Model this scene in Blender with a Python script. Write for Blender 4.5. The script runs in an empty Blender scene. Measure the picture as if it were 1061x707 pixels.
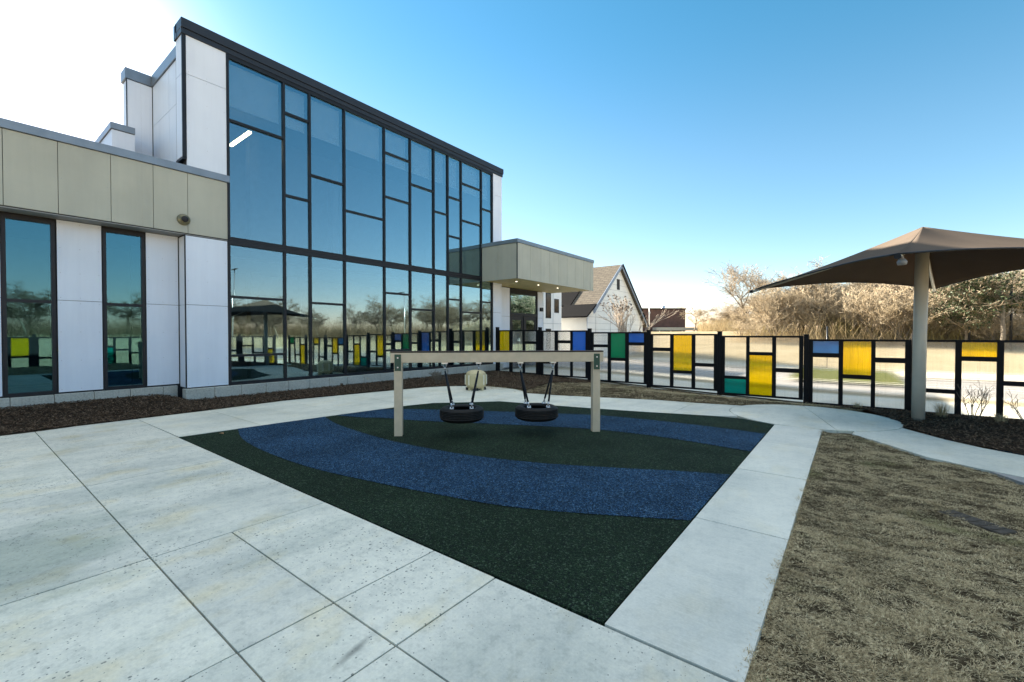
import bpy, bmesh, math, random
import numpy as np
from mathutils import Vector, Matrix
R = math.radians
scn = bpy.context.scene
col = scn.collection
random.seed(7)
rng = np.random.default_rng(7)

# ------------------------------------------------------------------ camera
cam = bpy.data.cameras.new('camera')
cam_o = bpy.data.objects.new('camera', cam)
col.objects.link(cam_o)
cam_o.location = (0, 0, 1.6)
cam_o.rotation_euler = (R(90 - 0.82), 0, R(37.75))
cam.sensor_width = 36
cam.lens = 454.0 / 1061 * 36
cam.clip_start = 0.05
cam.clip_end = 3000
scn.camera = cam_o

# ------------------------------------------------------------------ light
SUN = Vector((-1.448, 0.144, 0.655)).normalized()
ELEV = math.asin(SUN.z)
AZ = math.atan2(SUN.x, SUN.y)            # clockwise from +Y
world = bpy.data.worlds.new('World')
scn.world = world
world.use_nodes = True
wn = world.node_tree
wn.nodes.clear()
w_out = wn.nodes.new('ShaderNodeOutputWorld')
w_bg = wn.nodes.new('ShaderNodeBackground')
w_bg.inputs['Strength'].default_value = 0.05
sky = wn.nodes.new('ShaderNodeTexSky')
sky.sky_type = 'NISHITA'
sky.sun_disc = False
sky.sun_elevation = ELEV
sky.sun_rotation = AZ
sky.altitude = 0
sky.air_density = 1.0
sky.dust_density = 0.1
sky.ozone_density = 4.0
def wnode(typ, ins=None, **kw):
    nd = wn.nodes.new('ShaderNode' + typ)
    for k, v in kw.items(): setattr(nd, k, v)
    for k, v in (ins or {}).items():
        if isinstance(v, bpy.types.NodeSocket): wn.links.new(v, nd.inputs[k])
        else: nd.inputs[k].default_value = v
    return nd
def wmath(op, a, b=0.0, c=0.0):
    return wnode('Math', {0: a, 1: b, 2: c}, operation=op).outputs[0]
# clear winter sky, white balanced for the shade
sp = wnode('SeparateColor', {0: sky.outputs[0]})
red = wmath('MULTIPLY', wmath('POWER', wmath('DIVIDE', sp.outputs[0], 2.6), 1.35), 3.0)
dirv = wnode('TexCoord').outputs['Generated']
nrm = wnode('VectorMath', {0: dirv}, operation='NORMALIZE').outputs[0]
elev = wnode('SeparateXYZ', {0: nrm}).outputs['Z']
deep = wnode('MapRange', {0: elev, 1: .30, 2: .60, 3: 0.0, 4: 1.0}, interpolation_type='SMOOTHSTEP').outputs[0]
def deeper(v, lo, hi): return wmath('MULTIPLY', v, wmath('MULTIPLY_ADD', deep, hi-lo, lo))
skyc = wnode('CombineColor', {0: deeper(red, 1.22, .80), 1: deeper(sp.outputs[1], 1.26, 1.20), 2: deeper(sp.outputs[2], 1.10, 1.10)}).outputs[0]
# bright haze round the low sun
cosa = wmath('MAXIMUM', wnode('VectorMath', {0: nrm, 1: tuple(SUN)}, operation='DOT_PRODUCT').outputs['Value'], 0.0)
aur = wmath('ADD', wmath('MULTIPLY', wmath('POWER', cosa, 105.0), 8.0), wmath('MULTIPLY', wmath('POWER', cosa, 40.0), .3))
# high veil of bright cloud, added unseen overhead to lighten the shaded court
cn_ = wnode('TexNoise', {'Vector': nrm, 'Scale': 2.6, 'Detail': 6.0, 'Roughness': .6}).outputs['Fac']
added_veil = wnode('MapRange', {0: wmath('ADD', elev, wmath('MULTIPLY', wmath('SUBTRACT', cn_, .5), .25)), 1: .70, 2: .92, 3: 0.0, 4: 1.0}, interpolation_type='SMOOTHSTEP').outputs[0]
ADDED_VEIL = 8.2
def scaled(f, c):
    return wnode('VectorMath', {0: f, 1: c}, operation='MULTIPLY').outputs[0]
total = wnode('VectorMath', {0: skyc, 1: scaled(aur, (1.0, .97, .9))}, operation='ADD').outputs[0]
total = wnode('VectorMath', {0: total, 1: scaled(wmath('MULTIPLY', added_veil, ADDED_VEIL), (1.0, .96, .90))}, operation='ADD').outputs[0]
total = wnode('VectorMath', {0: total, 1: (.7, .7, .7)}, operation='MULTIPLY').outputs[0]
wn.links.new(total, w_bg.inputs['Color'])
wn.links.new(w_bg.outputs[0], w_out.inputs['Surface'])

sun = bpy.data.lights.new('sun', 'SUN')
sun.energy = 5.0
sun.angle = R(0.5)
sun.color = (1.0, 0.9, 0.74)
sun_o = bpy.data.objects.new('sun', sun)
col.objects.link(sun_o)
sun_o.rotation_euler = SUN.to_track_quat('Z', 'Y').to_euler()

scn.view_settings.view_transform = 'Standard'
scn.view_settings.look = 'None'
scn.view_settings.gamma = 1
scn.view_settings.use_curve_mapping = False
scn.view_settings.exposure = 2.68

# ------------------------------------------------------------------ helpers
def tag(o, label=None, cat=None, group=None, kind=None):
    if label: o['label'] = label
    if cat: o['category'] = cat
    if group: o['group'] = group
    if kind: o['kind'] = kind
    return o

def thing(name, label, cat, loc=(0, 0, 0), rz=0.0, group=None):
    o = bpy.data.objects.new(name, None)
    o.empty_display_size = 0.2
    col.objects.link(o)
    o.location = loc
    o.rotation_euler = (0, 0, rz)
    return tag(o, label, cat, group)

class MB:
    """collects shapes into one mesh"""
    def __init__(s):
        s.v = []; s.f = []; s.mi = []; s.sm = []
    def add(s, vs, fs, mi=0, smooth=False):
        b = len(s.v)
        s.v.extend([tuple(v) for v in vs])
        for f in fs:
            s.f.append(tuple(i + b for i in f)); s.mi.append(mi); s.sm.append(smooth)
        return s
    def box(s, x0, x1, y0, y1, z0, z1, mi=0):
        vs = [(x0,y0,z0),(x1,y0,z0),(x1,y1,z0),(x0,y1,z0),(x0,y0,z1),(x1,y0,z1),(x1,y1,z1),(x0,y1,z1)]
        return s.add(vs, [(0,3,2,1),(4,5,6,7),(0,1,5,4),(1,2,6,5),(2,3,7,6),(3,0,4,7)], mi)
    def bar(s, p, q, w, h, mi=0, up=(0,0,1)):
        """box beam from p to q, width w (horizontal), height h"""
        p = Vector(p); q = Vector(q); d = (q - p).normalized(); u = Vector(up)
        if abs(d.dot(u)) > .98: u = Vector((1,0,0))
        a = d.cross(u).normalized() * (w/2); b = a.cross(d).normalized() * (h/2)
        vs = [p-a-b,p+a-b,p+a+b,p-a+b,q-a-b,q+a-b,q+a+b,q-a+b]
        return s.add(vs, [(0,1,2,3),(7,6,5,4),(0,4,5,1),(1,5,6,2),(2,6,7,3),(3,7,4,0)], mi)
    def prism(s, poly, z0, z1, mi=0):
        n = len(poly)
        vs = [(x,y,z0) for x,y in poly] + [(x,y,z1) for x,y in poly]
        fs = [tuple(range(n-1,-1,-1)), tuple(range(n,2*n))]
        fs += [(i,(i+1)%n,(i+1)%n+n,i+n) for i in range(n)]
        return s.add(vs, fs, mi)
    def tube(s, pts, rads, n=8, mi=0, smooth=True, cap=True):
        pts = [Vector(p) for p in pts]
        if not hasattr(rads, '__len__'): rads = [rads]*len(pts)
        vs = []; fs = []
        prev = None
        for i, p in enumerate(pts):
            d = (pts[min(i+1,len(pts)-1)] - pts[max(i-1,0)])
            if d.length < 1e-9: d = Vector((0,0,1))
            d.normalize()
            if prev is None:
                a = d.orthogonal().normalized()
            else:
                a = (prev - d*prev.dot(d))
                a = a.normalized() if a.length > 1e-6 else d.orthogonal().normalized()
            prev = a
            b = d.cross(a)
            for k in range(n):
                t = 2*math.pi*k/n
                vs.append(p + (a*math.cos(t) + b*math.sin(t))*rads[i])
        for i in range(len(pts)-1):
            for k in range(n):
                fs.append((i*n+k, i*n+(k+1)%n, (i+1)*n+(k+1)%n, (i+1)*n+k))
        s.add(vs, fs, mi, smooth)
        if cap:
            b = len(s.v) - len(vs)
            s.f.append(tuple(b+k for k in range(n-1,-1,-1))); s.mi.append(mi); s.sm.append(False)
            e = b + (len(pts)-1)*n
            s.f.append(tuple(e+k for k in range(n))); s.mi.append(mi); s.sm.append(False)
        return s
    def lathe(s, prof, n=24, c=(0,0,0), mi=0, smooth=True, axis='z'):
        """prof: list of (r, h)"""
        vs = []; fs = []
        for r, h in prof:
            for k in range(n):
                t = 2*math.pi*k/n
                if axis == 'z': vs.append((c[0]+r*math.cos(t), c[1]+r*math.sin(t), c[2]+h))
                else: vs.append((c[0]+h, c[1]+r*math.cos(t), c[2]+r*math.sin(t)))
        m = len(prof)
        for i in range(m-1):
            for k in range(n):
                fs.append((i*n+k, i*n+(k+1)%n, (i+1)*n+(k+1)%n, (i+1)*n+k))
        return s.add(vs, fs, mi, smooth)
    def build(s, name, mats, parent=None, bevel=0.0, seg=1, fixn=False):
        me = bpy.data.meshes.new(name)
        off = Vector((0,0,0))
        if parent is not None:
            p = parent
            while p.parent is not None: p = p.parent
            off = p.location
        me.from_pydata([(v[0]-off[0], v[1]-off[1], v[2]-off[2]) for v in s.v], [], s.f)
        if not isinstance(mats, (list, tuple)): mats = [mats]
        for m in mats: me.materials.append(m)
        me.polygons.foreach_set('material_index', s.mi)
        me.polygons.foreach_set('use_smooth', s.sm)
        if bevel > 0 or fixn:
            bm = bmesh.new(); bm.from_mesh(me)
            bmesh.ops.remove_doubles(bm, verts=bm.verts, dist=1e-5) if fixn else None
            bmesh.ops.recalc_face_normals(bm, faces=bm.faces)
            if bevel > 0:
                es = [e for e in bm.edges if len(e.link_faces) == 2 and e.calc_face_angle(0) > 0.6]
                bmesh.ops.bevel(bm, geom=es, offset=bevel, segments=seg, affect='EDGES', profile=0.7, clamp_overlap=True)
            bm.to_mesh(me); bm.free()
        me.update()
        o = bpy.data.objects.new(name, me)
        col.objects.link(o)
        if parent is not None: o.parent = parent
        return o

def np_mesh(name, V, F, mats, mi=None, parent=None, smooth=False):
    """V (n,3), F (m,k) int arrays -> object"""
    me = bpy.data.meshes.new(name)
    V = np.asarray(V, np.float32); F = np.asarray(F, np.int32)
    if parent is not None:
        p = parent
        while p.parent is not None: p = p.parent
        V = V - np.array(p.location, np.float32)
    m, k = F.shape
    me.vertices.add(len(V)); me.vertices.foreach_set('co', V.ravel())
    me.loops.add(m*k); me.loops.foreach_set('vertex_index', F.ravel())
    me.polygons.add(m)
    me.polygons.foreach_set('loop_start', np.arange(0, m*k, k, dtype=np.int32))
    me.polygons.foreach_set('loop_total', np.full(m, k, np.int32))
    if not isinstance(mats, (list, tuple)): mats = [mats]
    for x in mats: me.materials.append(x)
    if mi is not None: me.polygons.foreach_set('material_index', np.asarray(mi, np.int32))
    if smooth: me.polygons.foreach_set('use_smooth', np.ones(m, bool))
    me.update(calc_edges=True)
    me.validate()
    o = bpy.data.objects.new(name, me)
    col.objects.link(o)
    if parent is not None: o.parent = parent
    return o

def dup(o, loc=None, rz=None, label=None, scale=None):
    def rec(a, par):
        c = a.copy(); col.objects.link(c); c.parent = par
        for ch in list(a.children): rec(ch, c)
        return c
    c = rec(o, None)
    if loc is not None: c.location = loc
    if rz is not None: c.rotation_euler = (0, 0, rz)
    if scale is not None: c.scale = scale
    if label: c['label'] = label
    return c

# ------------------------------------------------------------------ materials
class NT:
    def __init__(s, name):
        s.m = bpy.data.materials.new(name); s.m.use_nodes = True
        s.t = s.m.node_tree; s.t.nodes.clear()
        s.out = s.t.nodes.new('ShaderNodeOutputMaterial')
    def n(s, typ, ins=None, **kw):
        nd = s.t.nodes.new('ShaderNode' + typ)
        for k, v in kw.items(): setattr(nd, k, v)
        for k, v in (ins or {}).items():
            if hasattr(v, 'is_output') or isinstance(v, bpy.types.NodeSocket): s.t.links.new(v, nd.inputs[k])
            else: nd.inputs[k].default_value = v
        return nd
    def coord(s, scale=(1,1,1), kind='Object'):
        tc = s.n('TexCoord'); mp = s.n('Mapping', {'Vector': tc.outputs[kind], 'Scale': scale})
        return mp.outputs[0]
    def pos(s, scale=(1,1,1)):
        g = s.n('NewGeometry'); mp = s.n('Mapping', {'Vector': g.outputs['Position'], 'Scale': scale})
        return mp.outputs[0]
    def noise(s, vec, scale, detail=4, rough=.55, out='Fac'):
        return s.n('TexNoise', {'Vector': vec, 'Scale': scale, 'Detail': detail, 'Roughness': rough}).outputs[out]
    def ramp(s, fac, stops, interp='LINEAR'):
        r = s.n('ValToRGB', {'Fac': fac}); e = r.color_ramp; e.interpolation = interp
        while len(e.elements) < len(stops): e.elements.new(.5)
        for el, (p, c) in zip(e.elements, stops):
            el.position = p; el.color = (*c, 1) if len(c) == 3 else c
        return r.outputs['Color']
    def mix(s, fac, a, b, mode='MIX'):
        m = s.n('Mix', data_type='RGBA', blend_type=mode)
        for k, v in ((0, fac), (6, a), (7, b)):
            if isinstance(v, bpy.types.NodeSocket): s.t.links.new(v, m.inputs[k])
            elif k == 0: m.inputs[0].default_value = v
            else: m.inputs[k].default_value = (*v, 1) if len(v) == 3 else v
        return m.outputs[2]
    def math(s, op, a, b=0.0):
        m = s.n('Math', operation=op)
        for i, v in enumerate((a, b)):
            if isinstance(v, bpy.types.NodeSocket): s.t.links.new(v, m.inputs[i])
            else: m.inputs[i].default_value = v
        return m.outputs[0]
    def bump(s, h, strength=.3, dist=.01):
        return s.n('Bump', {'Height': h, 'Strength': strength, 'Distance': dist}).outputs[0]
    def done(s, shader):
        s.t.links.new(shader, s.out.inputs['Surface']); return s.m
    def pbsdf(s, colr, rough=.6, metal=0.0, normal=None, spec=.5):
        b = s.n('BsdfPrincipled')
        if isinstance(colr, bpy.types.NodeSocket): s.t.links.new(colr, b.inputs['Base Color'])
        else: b.inputs['Base Color'].default_value = (*colr, 1)
        if isinstance(rough, bpy.types.NodeSocket): s.t.links.new(rough, b.inputs['Roughness'])
        else: b.inputs['Roughness'].default_value = rough
        b.inputs['Metallic'].default_value = metal
        b.inputs['Specular IOR Level'].default_value = spec
        if normal is not None: s.t.links.new(normal, b.inputs['Normal'])
        return b.outputs[0]

def simple(name, c, rough=.6, metal=0.0, var=.12, scale=6, bump=0.0, bscale=60, spec=.5, streak=0.0):
    t = NT(name); v = t.pos()
    n = t.noise(v, scale, 5)
    d = tuple(x*(1-var) for x in c); l = tuple(min(1, x*(1+var)) for x in c)
    cc = t.ramp(n, [(.3, d), (.7, l)])
    if streak:                                        # rain runs and a slightly different tone board by board
        k = t.noise(t.pos((5,5,.35)), 1.0, 5, .65); isl = t.n('NewGeometry').outputs['Random Per Island']
        cc = t.mix(1.0, cc, t.ramp(k, [(.35, (1-streak,1-streak,1-streak*.8)), (.6, (1,1,1))]), 'MULTIPLY')
        cc = t.mix(1.0, cc, t.ramp(isl, [(0, (.96,.96,.96)), (1, (1.03,1.03,1.03))]), 'MULTIPLY')
    nm = t.bump(t.noise(v, bscale, 3), bump, .004) if bump else None
    return t.done(t.pbsdf(cc, rough, metal, nm, spec))

SCUFF_A = R(103.4)
def mat_concrete(name, pit=1.0, stain=1.0, tint=(1,1,1), broom_axis=None, scuff=False):
    t = NT(name); v = t.pos()
    big = t.noise(v, .42, 5, .62); mid = t.noise(v, 2.3, 6, .65); fine = t.noise(v, 55, 4, .7)
    streak = t.noise(t.pos((2.0, .5, 1)), 1.0, 6, .62)
    base = t.ramp(big, [(.36, (.36*tint[0],.375*tint[1],.345*tint[2])), (.62, (.66*tint[0],.64*tint[1],.57*tint[2]))])
    base = t.mix(.42*stain, base, t.ramp(mid, [(.34, (.28,.30,.29)), (.5, (.57,.555,.50)), (.68, (.72,.69,.61))]))
    base = t.mix(.36*stain, base, t.ramp(streak, [(.34, (.24,.27,.26)), (.54, (.62,.60,.53)), (.7, (.70,.68,.60))]))
    base = t.mix(.28, base, t.ramp(fine, [(.3, (.36,.36,.34)), (.7, (.68,.68,.66))]))
    mot = t.noise(v, 14, 5, .7)
    base = t.mix(.26*stain+.08, base, t.mix(1.0, base, t.ramp(mot, [(.36, (.55,.57,.55)), (.48, (1,1,1)), (.66, (1.2,1.17,1.08))]), 'MULTIPLY'))
    warm = t.ramp(t.noise(t.pos((1.3,.8,1)), 1.7, 4, .6), [(.52, (0,0,0)), (.68, (1,1,1))])
    base = t.mix(t.math('MULTIPLY', warm, .65*stain), base, t.mix(1.0, base, (1.0,.90,.70), 'MULTIPLY'))
    if scuff:
        # old damp stain on the slabs by the building
        dv = t.n('VectorMath', {0: v, 1: (-4.75,.35,0)}, operation='SUBTRACT').outputs[0]
        ds = t.n('VectorMath', {0: t.n('Mapping', {'Vector': dv, 'Scale': (1/1.15,1/.75,0)}).outputs[0]}, operation='LENGTH').outputs['Value']
        dm = t.ramp(t.math('ADD', ds, t.math('MULTIPLY', t.math('SUBTRACT', t.noise(t.pos((1.6,.8,1)), 1.6, 6, .65), .5), 2.2)), [(.25, (1,1,1)), (1.0, (0,0,0))])
        base = t.mix(t.math('MULTIPLY', dm, .75), base, t.mix(1.0, base, (.56,.63,.60), 'MULTIPLY'))
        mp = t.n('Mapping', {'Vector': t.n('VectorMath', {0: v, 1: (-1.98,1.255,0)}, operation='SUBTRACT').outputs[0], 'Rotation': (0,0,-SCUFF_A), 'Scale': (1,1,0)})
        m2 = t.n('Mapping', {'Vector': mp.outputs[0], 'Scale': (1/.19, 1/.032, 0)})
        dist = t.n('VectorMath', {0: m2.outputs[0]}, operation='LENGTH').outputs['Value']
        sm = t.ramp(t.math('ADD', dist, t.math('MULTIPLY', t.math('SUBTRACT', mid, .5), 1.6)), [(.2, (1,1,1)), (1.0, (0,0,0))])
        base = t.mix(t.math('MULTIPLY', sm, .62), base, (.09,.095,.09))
    # pits and dark aggregate specks of a few sizes, more of them in some places than others
    where = t.ramp(t.noise(v, .9, 2), [(.35, (0,0,0)), (.65, (1,1,1))])
    heights = fine
    for sc, th in ((11, .045), (26, .085), (55, .14)):
        vo = t.n('TexVoronoi', {'Vector': t.pos((1,1,0)), 'Scale': sc, 'Randomness': 1.0})
        rnd = t.n('SeparateColor', {'Color': vo.outputs['Color']})
        size = t.math('MULTIPLY', t.math('POWER', rnd.outputs[0], 4.0), th*pit*2.7)
        size = t.math('MULTIPLY', size, t.math('ADD', where, .35))
        m = t.math('LESS_THAN', t.math('ADD', vo.outputs['Distance'], t.math('MULTIPLY', fine, .05)), t.math('ADD', size, .012))
        base = t.mix(t.math('MULTIPLY', m, .75), base, (.10,.11,.11))
    h = t.math('ADD', t.math('MULTIPLY', fine, .4), t.math('MULTIPLY', mid, .3))
    isl = t.n('NewGeometry').outputs['Random Per Island']
    base = t.mix(1.0, base, t.ramp(isl, [(0, (.98,.96,.90)), (.5, (1.08,1.05,.97)), (1, (1.17,1.13,1.03))]), 'MULTIPLY')
    dark = t.ramp(t.noise(t.pos((1.4,.62,1)), .75, 5, .6), [(.50, (1,1,1)), (.66, (.66,.72,.72))])
    base = t.mix(stain*.45, base, t.mix(1.0, base, dark, 'MULTIPLY'))
    if broom_axis is not None:
        br = t.noise(t.pos((160, 2, 1) if broom_axis == 'y' else (2, 160, 1)), 1.0, 2)
        base = t.mix(.16, base, t.ramp(br, [(.3, (.36,.36,.34)), (.7, (.7,.7,.68))]))
        h = t.math('ADD', h, t.math('MULTIPLY', br, .6))
    return t.done(t.pbsdf(base, .82, 0, t.bump(h, .35, .004), .3))

def mat_rubber(name, c1, c2, c3):
    t = NT(name); v = t.pos()
    vo = t.n('TexVoronoi', {'Vector': v, 'Scale': 190, 'Randomness': 1.0})
    vo2 = t.n('TexVoronoi', {'Vector': v, 'Scale': 85, 'Randomness': 1.0})
    r = t.n('SeparateColor', {'Color': vo.outputs['Color']}); r2 = t.n('SeparateColor', {'Color': vo2.outputs['Color']})
    a = t.ramp(r.outputs[0], [(0, (.006,.007,.008)), (.42, c1), (.72, c2), (.93, c3)], 'CONSTANT')
    b = t.ramp(r2.outputs[1], [(0, (.006,.008,.008)), (.38, c1), (.7, c2), (.95, c3)], 'CONSTANT')
    big = t.ramp(t.noise(v, 1.3, 4), [(.3, (.75,.75,.75)), (.7, (1.2,1.2,1.2))])
    cc = t.mix(1.0, t.mix(.5, a, b), big, 'MULTIPLY')
    h = t.math('ADD', vo.outputs['Distance'], vo2.outputs['Distance'])
    return t.done(t.pbsdf(cc, .85, 0, t.bump(h, .8, .006), .08))

M = {}
M['concrete'] = mat_concrete('concrete_broomed_slab', 1.0, 1.0, scuff=True)
M['concrete_strip'] = mat_concrete('concrete_newer_strip', .35, .5, (1.03,1.03,1.03), 'x')
M['concrete_path'] = mat_concrete('concrete_pale_path', .3, .6, (1.06,1.06,1.05))
M['concrete_out'] = mat_concrete('concrete_far_walk', .2, .4)
M['rubber_green'] = mat_rubber('rubber_green', (.011,.021,.010), (.022,.045,.021), (.085,.125,.08))
M['rubber_blue'] = mat_rubber('rubber_blue', (.012,.033,.072), (.026,.085,.175), (.13,.26,.37))
M['black_metal'] = simple('black_painted_metal', (.008,.008,.009), .55, 0, .15, 8, spec=.15)
M['frame'] = simple('dark_bronze_frame', (.012,.014,.018), .4, 0, .15, 5, spec=.25)
M['coping_dark'] = simple('dark_coping_metal', (.016,.019,.026), .4, 0, .12, 3, spec=.4)
M['coping_blue'] = simple('grey_metal_cap', (.20,.23,.26), .38, .5, .1, 3)
M['soffit'] = simple('tan_soffit', (.50,.38,.13), .55, 0, .1, 4)
M['grey_soffit'] = simple('grey_soffit', (.20,.20,.19), .6, 0, .1, 4)
M['beige'] = simple('beige_fibre_cement', (.41,.405,.33), .6, 0, .06, 1.2, .08, 200, streak=.06)
M['white_panel'] = simple('white_fibre_cement', (.66,.71,.785), .42, 0, .04, .9, .05, 220, streak=.05)
M['screw'] = simple('panel_screw', (.36,.37,.39), .4, .6)
M['gap'] = simple('dark_joint', (.02,.02,.022), .8)
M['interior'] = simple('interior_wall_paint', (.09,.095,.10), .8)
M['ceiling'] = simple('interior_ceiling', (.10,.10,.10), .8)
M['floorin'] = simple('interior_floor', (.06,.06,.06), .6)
M['blind'] = simple('roller_blind_fabric', (.62,.63,.64), .85, 0, .05)
M['tan'] = simple('tan_recycled_plastic', (.57,.455,.315), .5, 0, .07, 9, .05, 150, spec=.25)
M['brown_cap'] = simple('brown_plastic', (.05,.036,.027), .6, spec=.15)
M['green_plate'] = simple('green_bracket_paint', (.008,.055,.032), .4)
M['steel'] = simple('galvanised_steel', (.55,.56,.58), .35, .9)
M['lamp_grey'] = simple('grey_lamp_housing', (.22,.22,.22), .5, .2)
M['strap'] = simple('black_rubber_sleeve', (.010,.012,.016), .55, spec=.2)
M['tyre'] = simple('tyre_rubber', (.012,.011,.010), .65, 0, .25, 14, .1, 90, spec=.2)
M['pole_paint'] = simple('cream_pole_paint', (.50,.47,.39), .4, 0, .05, 4)
M['drum'] = simple('cream_drum_plastic', (.54,.44,.24), .5, 0, .08, 7)
M['drum_slot'] = simple('pale_drum_slot', (.75,.70,.55), .5)
M['dark_rubber'] = simple('dark_rubber_foot', (.02,.02,.02), .7)
M['shingle'] = None
M['black_roof'] = simple('black_seam_roof', (.008,.008,.009), .8, spec=.03)
M['house_white'] = simple('white_painted_board', (.86,.85,.81), .7, 0, .05, 1.5)
M['trim_blue'] = simple('grey_blue_fascia_board', (.22,.27,.34), .5)
M['brick'] = simple('brown_brick', (.115,.062,.048), .85, 0, .2, 2)
M['purple'] = simple('dark_plum_wall', (.09,.07,.10), .8)
M['asphalt'] = simple('pale_worn_asphalt', (.24,.23,.215), .9, 0, .2, 2, .1, 80)
M['bark'] = simple('grey_bark', (.17,.14,.105), .9, 0, .25, 5)
M['twig'] = simple('tan_twigs', (.37,.305,.215), .9, 0, .5, .5, spec=.1)
M['twig_grey'] = simple('grey_twigs', (.30,.245,.18), .9, 0, .3, .4, spec=.1)
M['twig_dark'] = simple('brown_twigs', (.13,.10,.07), .9, 0, .3, .4, spec=.1)
M['wall_bronze'] = simple('olive_bronze_fixture', (.16,.15,.09), .4, .3)
M['pale_bark'] = simple('pale_crape_bark', (.40,.33,.26), .9)
M['seed'] = simple('dark_seed_heads', (.06,.045,.035), .9)
M['evergreen'] = simple('evergreen_leaves', (.038,.056,.018), .7, 0, .4, 2)
M['white_metal'] = simple('white_coated_metal', (.7,.71,.72), .4)
M['rust'] = simple('rusty_cover', (.05,.038,.026), .8, .2, .4, 14)
M['lampglass'] = simple('lamp_lens', (.6,.6,.5), .2)
M['concrete_block'] = None

def mat_block():
    t = NT('concrete_block_plinth'); v = t.pos()
    n = t.noise(v, 30, 5, .7); b = t.noise(v, 2, 3)
    c = t.mix(.5, t.ramp(n, [(.3, (.20,.195,.165)), (.7, (.60,.57,.48))]), t.ramp(b, [(.3, (.34,.34,.31)), (.7, (.50,.50,.46))]))
    return t.done(t.pbsdf(c, .9, 0, t.bump(n, .5, .01), .2))
M['concrete_block'] = mat_block()

def mat_shingle():
    t = NT('brown_roof_shingle'); v = t.pos()
    br = t.n('TexBrick', {'Vector': t.pos((1,0,1)), 'Scale': 1.0, 'Mortar Size': .03, 'Brick Width': .5, 'Row Height': .16,
                          'Color1': (.10,.083,.064,1), 'Color2': (.145,.122,.095,1), 'Mortar': (.05,.042,.035,1)})
    mp = t.n('Mapping', {'Vector': t.n('NewGeometry').outputs['Position'], 'Rotation': (R(90),0,0)})
    t.t.links.new(mp.outputs[0], br.inputs['Vector'])
    n = t.noise(v, 3, 4)
    c = t.mix(.4, br.outputs['Color'], t.ramp(n, [(.3, (.08,.066,.05)), (.7, (.16,.135,.10))]))
    return t.done(t.pbsdf(c, .9, 0, None, .2))
M['shingle'] = mat_shingle()

def mat_glass(name, tint, refl, face):
    t = NT(name)
    fr = t.n('LayerWeight', {'Blend': .5}).outputs['Facing']
    fac = t.math('MINIMUM', t.math('ADD', t.math('MULTIPLY', fr, .95), face), 1.0)
    # float glass is never quite flat
    nm = t.bump(t.noise(t.pos((.6,.6,.35)), 1.0, 2), .08, .02)
    g = t.n('BsdfGlossy', {'Color': (*refl, 1), 'Roughness': 0.0, 'Normal': nm})
    tr = t.n('BsdfTransparent', {'Color': (*tint, 1)})
    mx = t.n('MixShader', {0: fac, 1: tr.outputs[0], 2: g.outputs[0]})
    return t.done(mx.outputs[0])
M['glass'] = mat_glass('tinted_solar_glass', (.76,.82,.85), (.48,.70,.76), .13)
M['glass_wing'] = mat_glass('solar_glass_sky_tint', (.55,.66,.72), (.30,.70,.80), .11)  # blue of a deeper reflected sky put into the tint of the wing panes
M['house_glass'] = simple('dark_house_glass', (.01,.011,.013), .12)

def mat_poly(name, c, clear):
    t = NT(name); v = t.pos()
    wv = t.n('TexWave', {'Vector': t.pos((1,1,.02)), 'Scale': 30.0, 'Distortion': .8, 'Detail': 2.0}, wave_type='BANDS', bands_direction='X')
    nm = t.bump(wv.outputs['Fac'], .6, .0015)
    rib = t.noise(t.pos((150,150,.8)), 1.0, 2)
    cc = t.ramp(rib, [(.30, tuple(x*.84 for x in c)), (.5, tuple(c)), (1, tuple(c))])
    rf = t.n('BsdfRefraction', {'Color': cc, 'Roughness': .01, 'IOR': 1.1, 'Normal': nm})
    tp = t.n('BsdfTransparent', {'Color': cc})
    tl = t.n('BsdfTranslucent', {'Color': (*c, 1)})
    df = t.n('BsdfDiffuse', {'Color': (*(min(1, x*.9) for x in c), 1)})
    gl = t.n('BsdfGlossy', {'Color': (1,1,1,1), 'Roughness': .15})
    body = t.n('MixShader', {0: .5, 1: tl.outputs[0], 2: df.outputs[0]})
    thru = t.n('MixShader', {0: .5, 1: rf.outputs[0], 2: tp.outputs[0]})
    a = t.n('MixShader', {0: clear, 1: body.outputs[0], 2: thru.outputs[0]})
    b = t.n('MixShader', {0: .04, 1: a.outputs[0], 2: gl.outputs[0]})
    return t.done(b.outputs[0])
M['clear'] = mat_poly('clear_twinwall_sheet', (.97,.96,.95), .95)
M['yellow'] = mat_poly('yellow_twinwall_sheet', (1.0,.80,.015), .74)
M['blue'] = mat_poly('blue_twinwall_sheet', (.05,.31,.78), .55)
M['skyblue'] = mat_poly('light_blue_twinwall_sheet', (.12,.42,.75), .55)
M['green'] = mat_poly('green_twinwall_sheet', (.02,.50,.27), .55)
M['teal'] = mat_poly('teal_twinwall_sheet', (.02,.52,.45), .6)

def mat_fabric():
    t = NT('brown_shade_fabric'); v = t.pos()
    n = t.noise(v, 240, 2); b = t.noise(v, 1.5, 3)
    c = t.mix(.5, t.ramp(n, [(.3, (.085,.068,.055)), (.7, (.17,.135,.11))]), t.ramp(b, [(.3, (.10,.08,.065)), (.7, (.13,.105,.085))]))
    d = t.n('BsdfDiffuse', {'Color': c}); tl = t.n('BsdfTranslucent', {'Color': (.20,.10,.045,1)})
    m = t.n('MixShader', {0: .14, 1: d.outputs[0], 2: tl.outputs[0]})
    return t.done(m.outputs[0])
M['fabric'] = mat_fabric()

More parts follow.
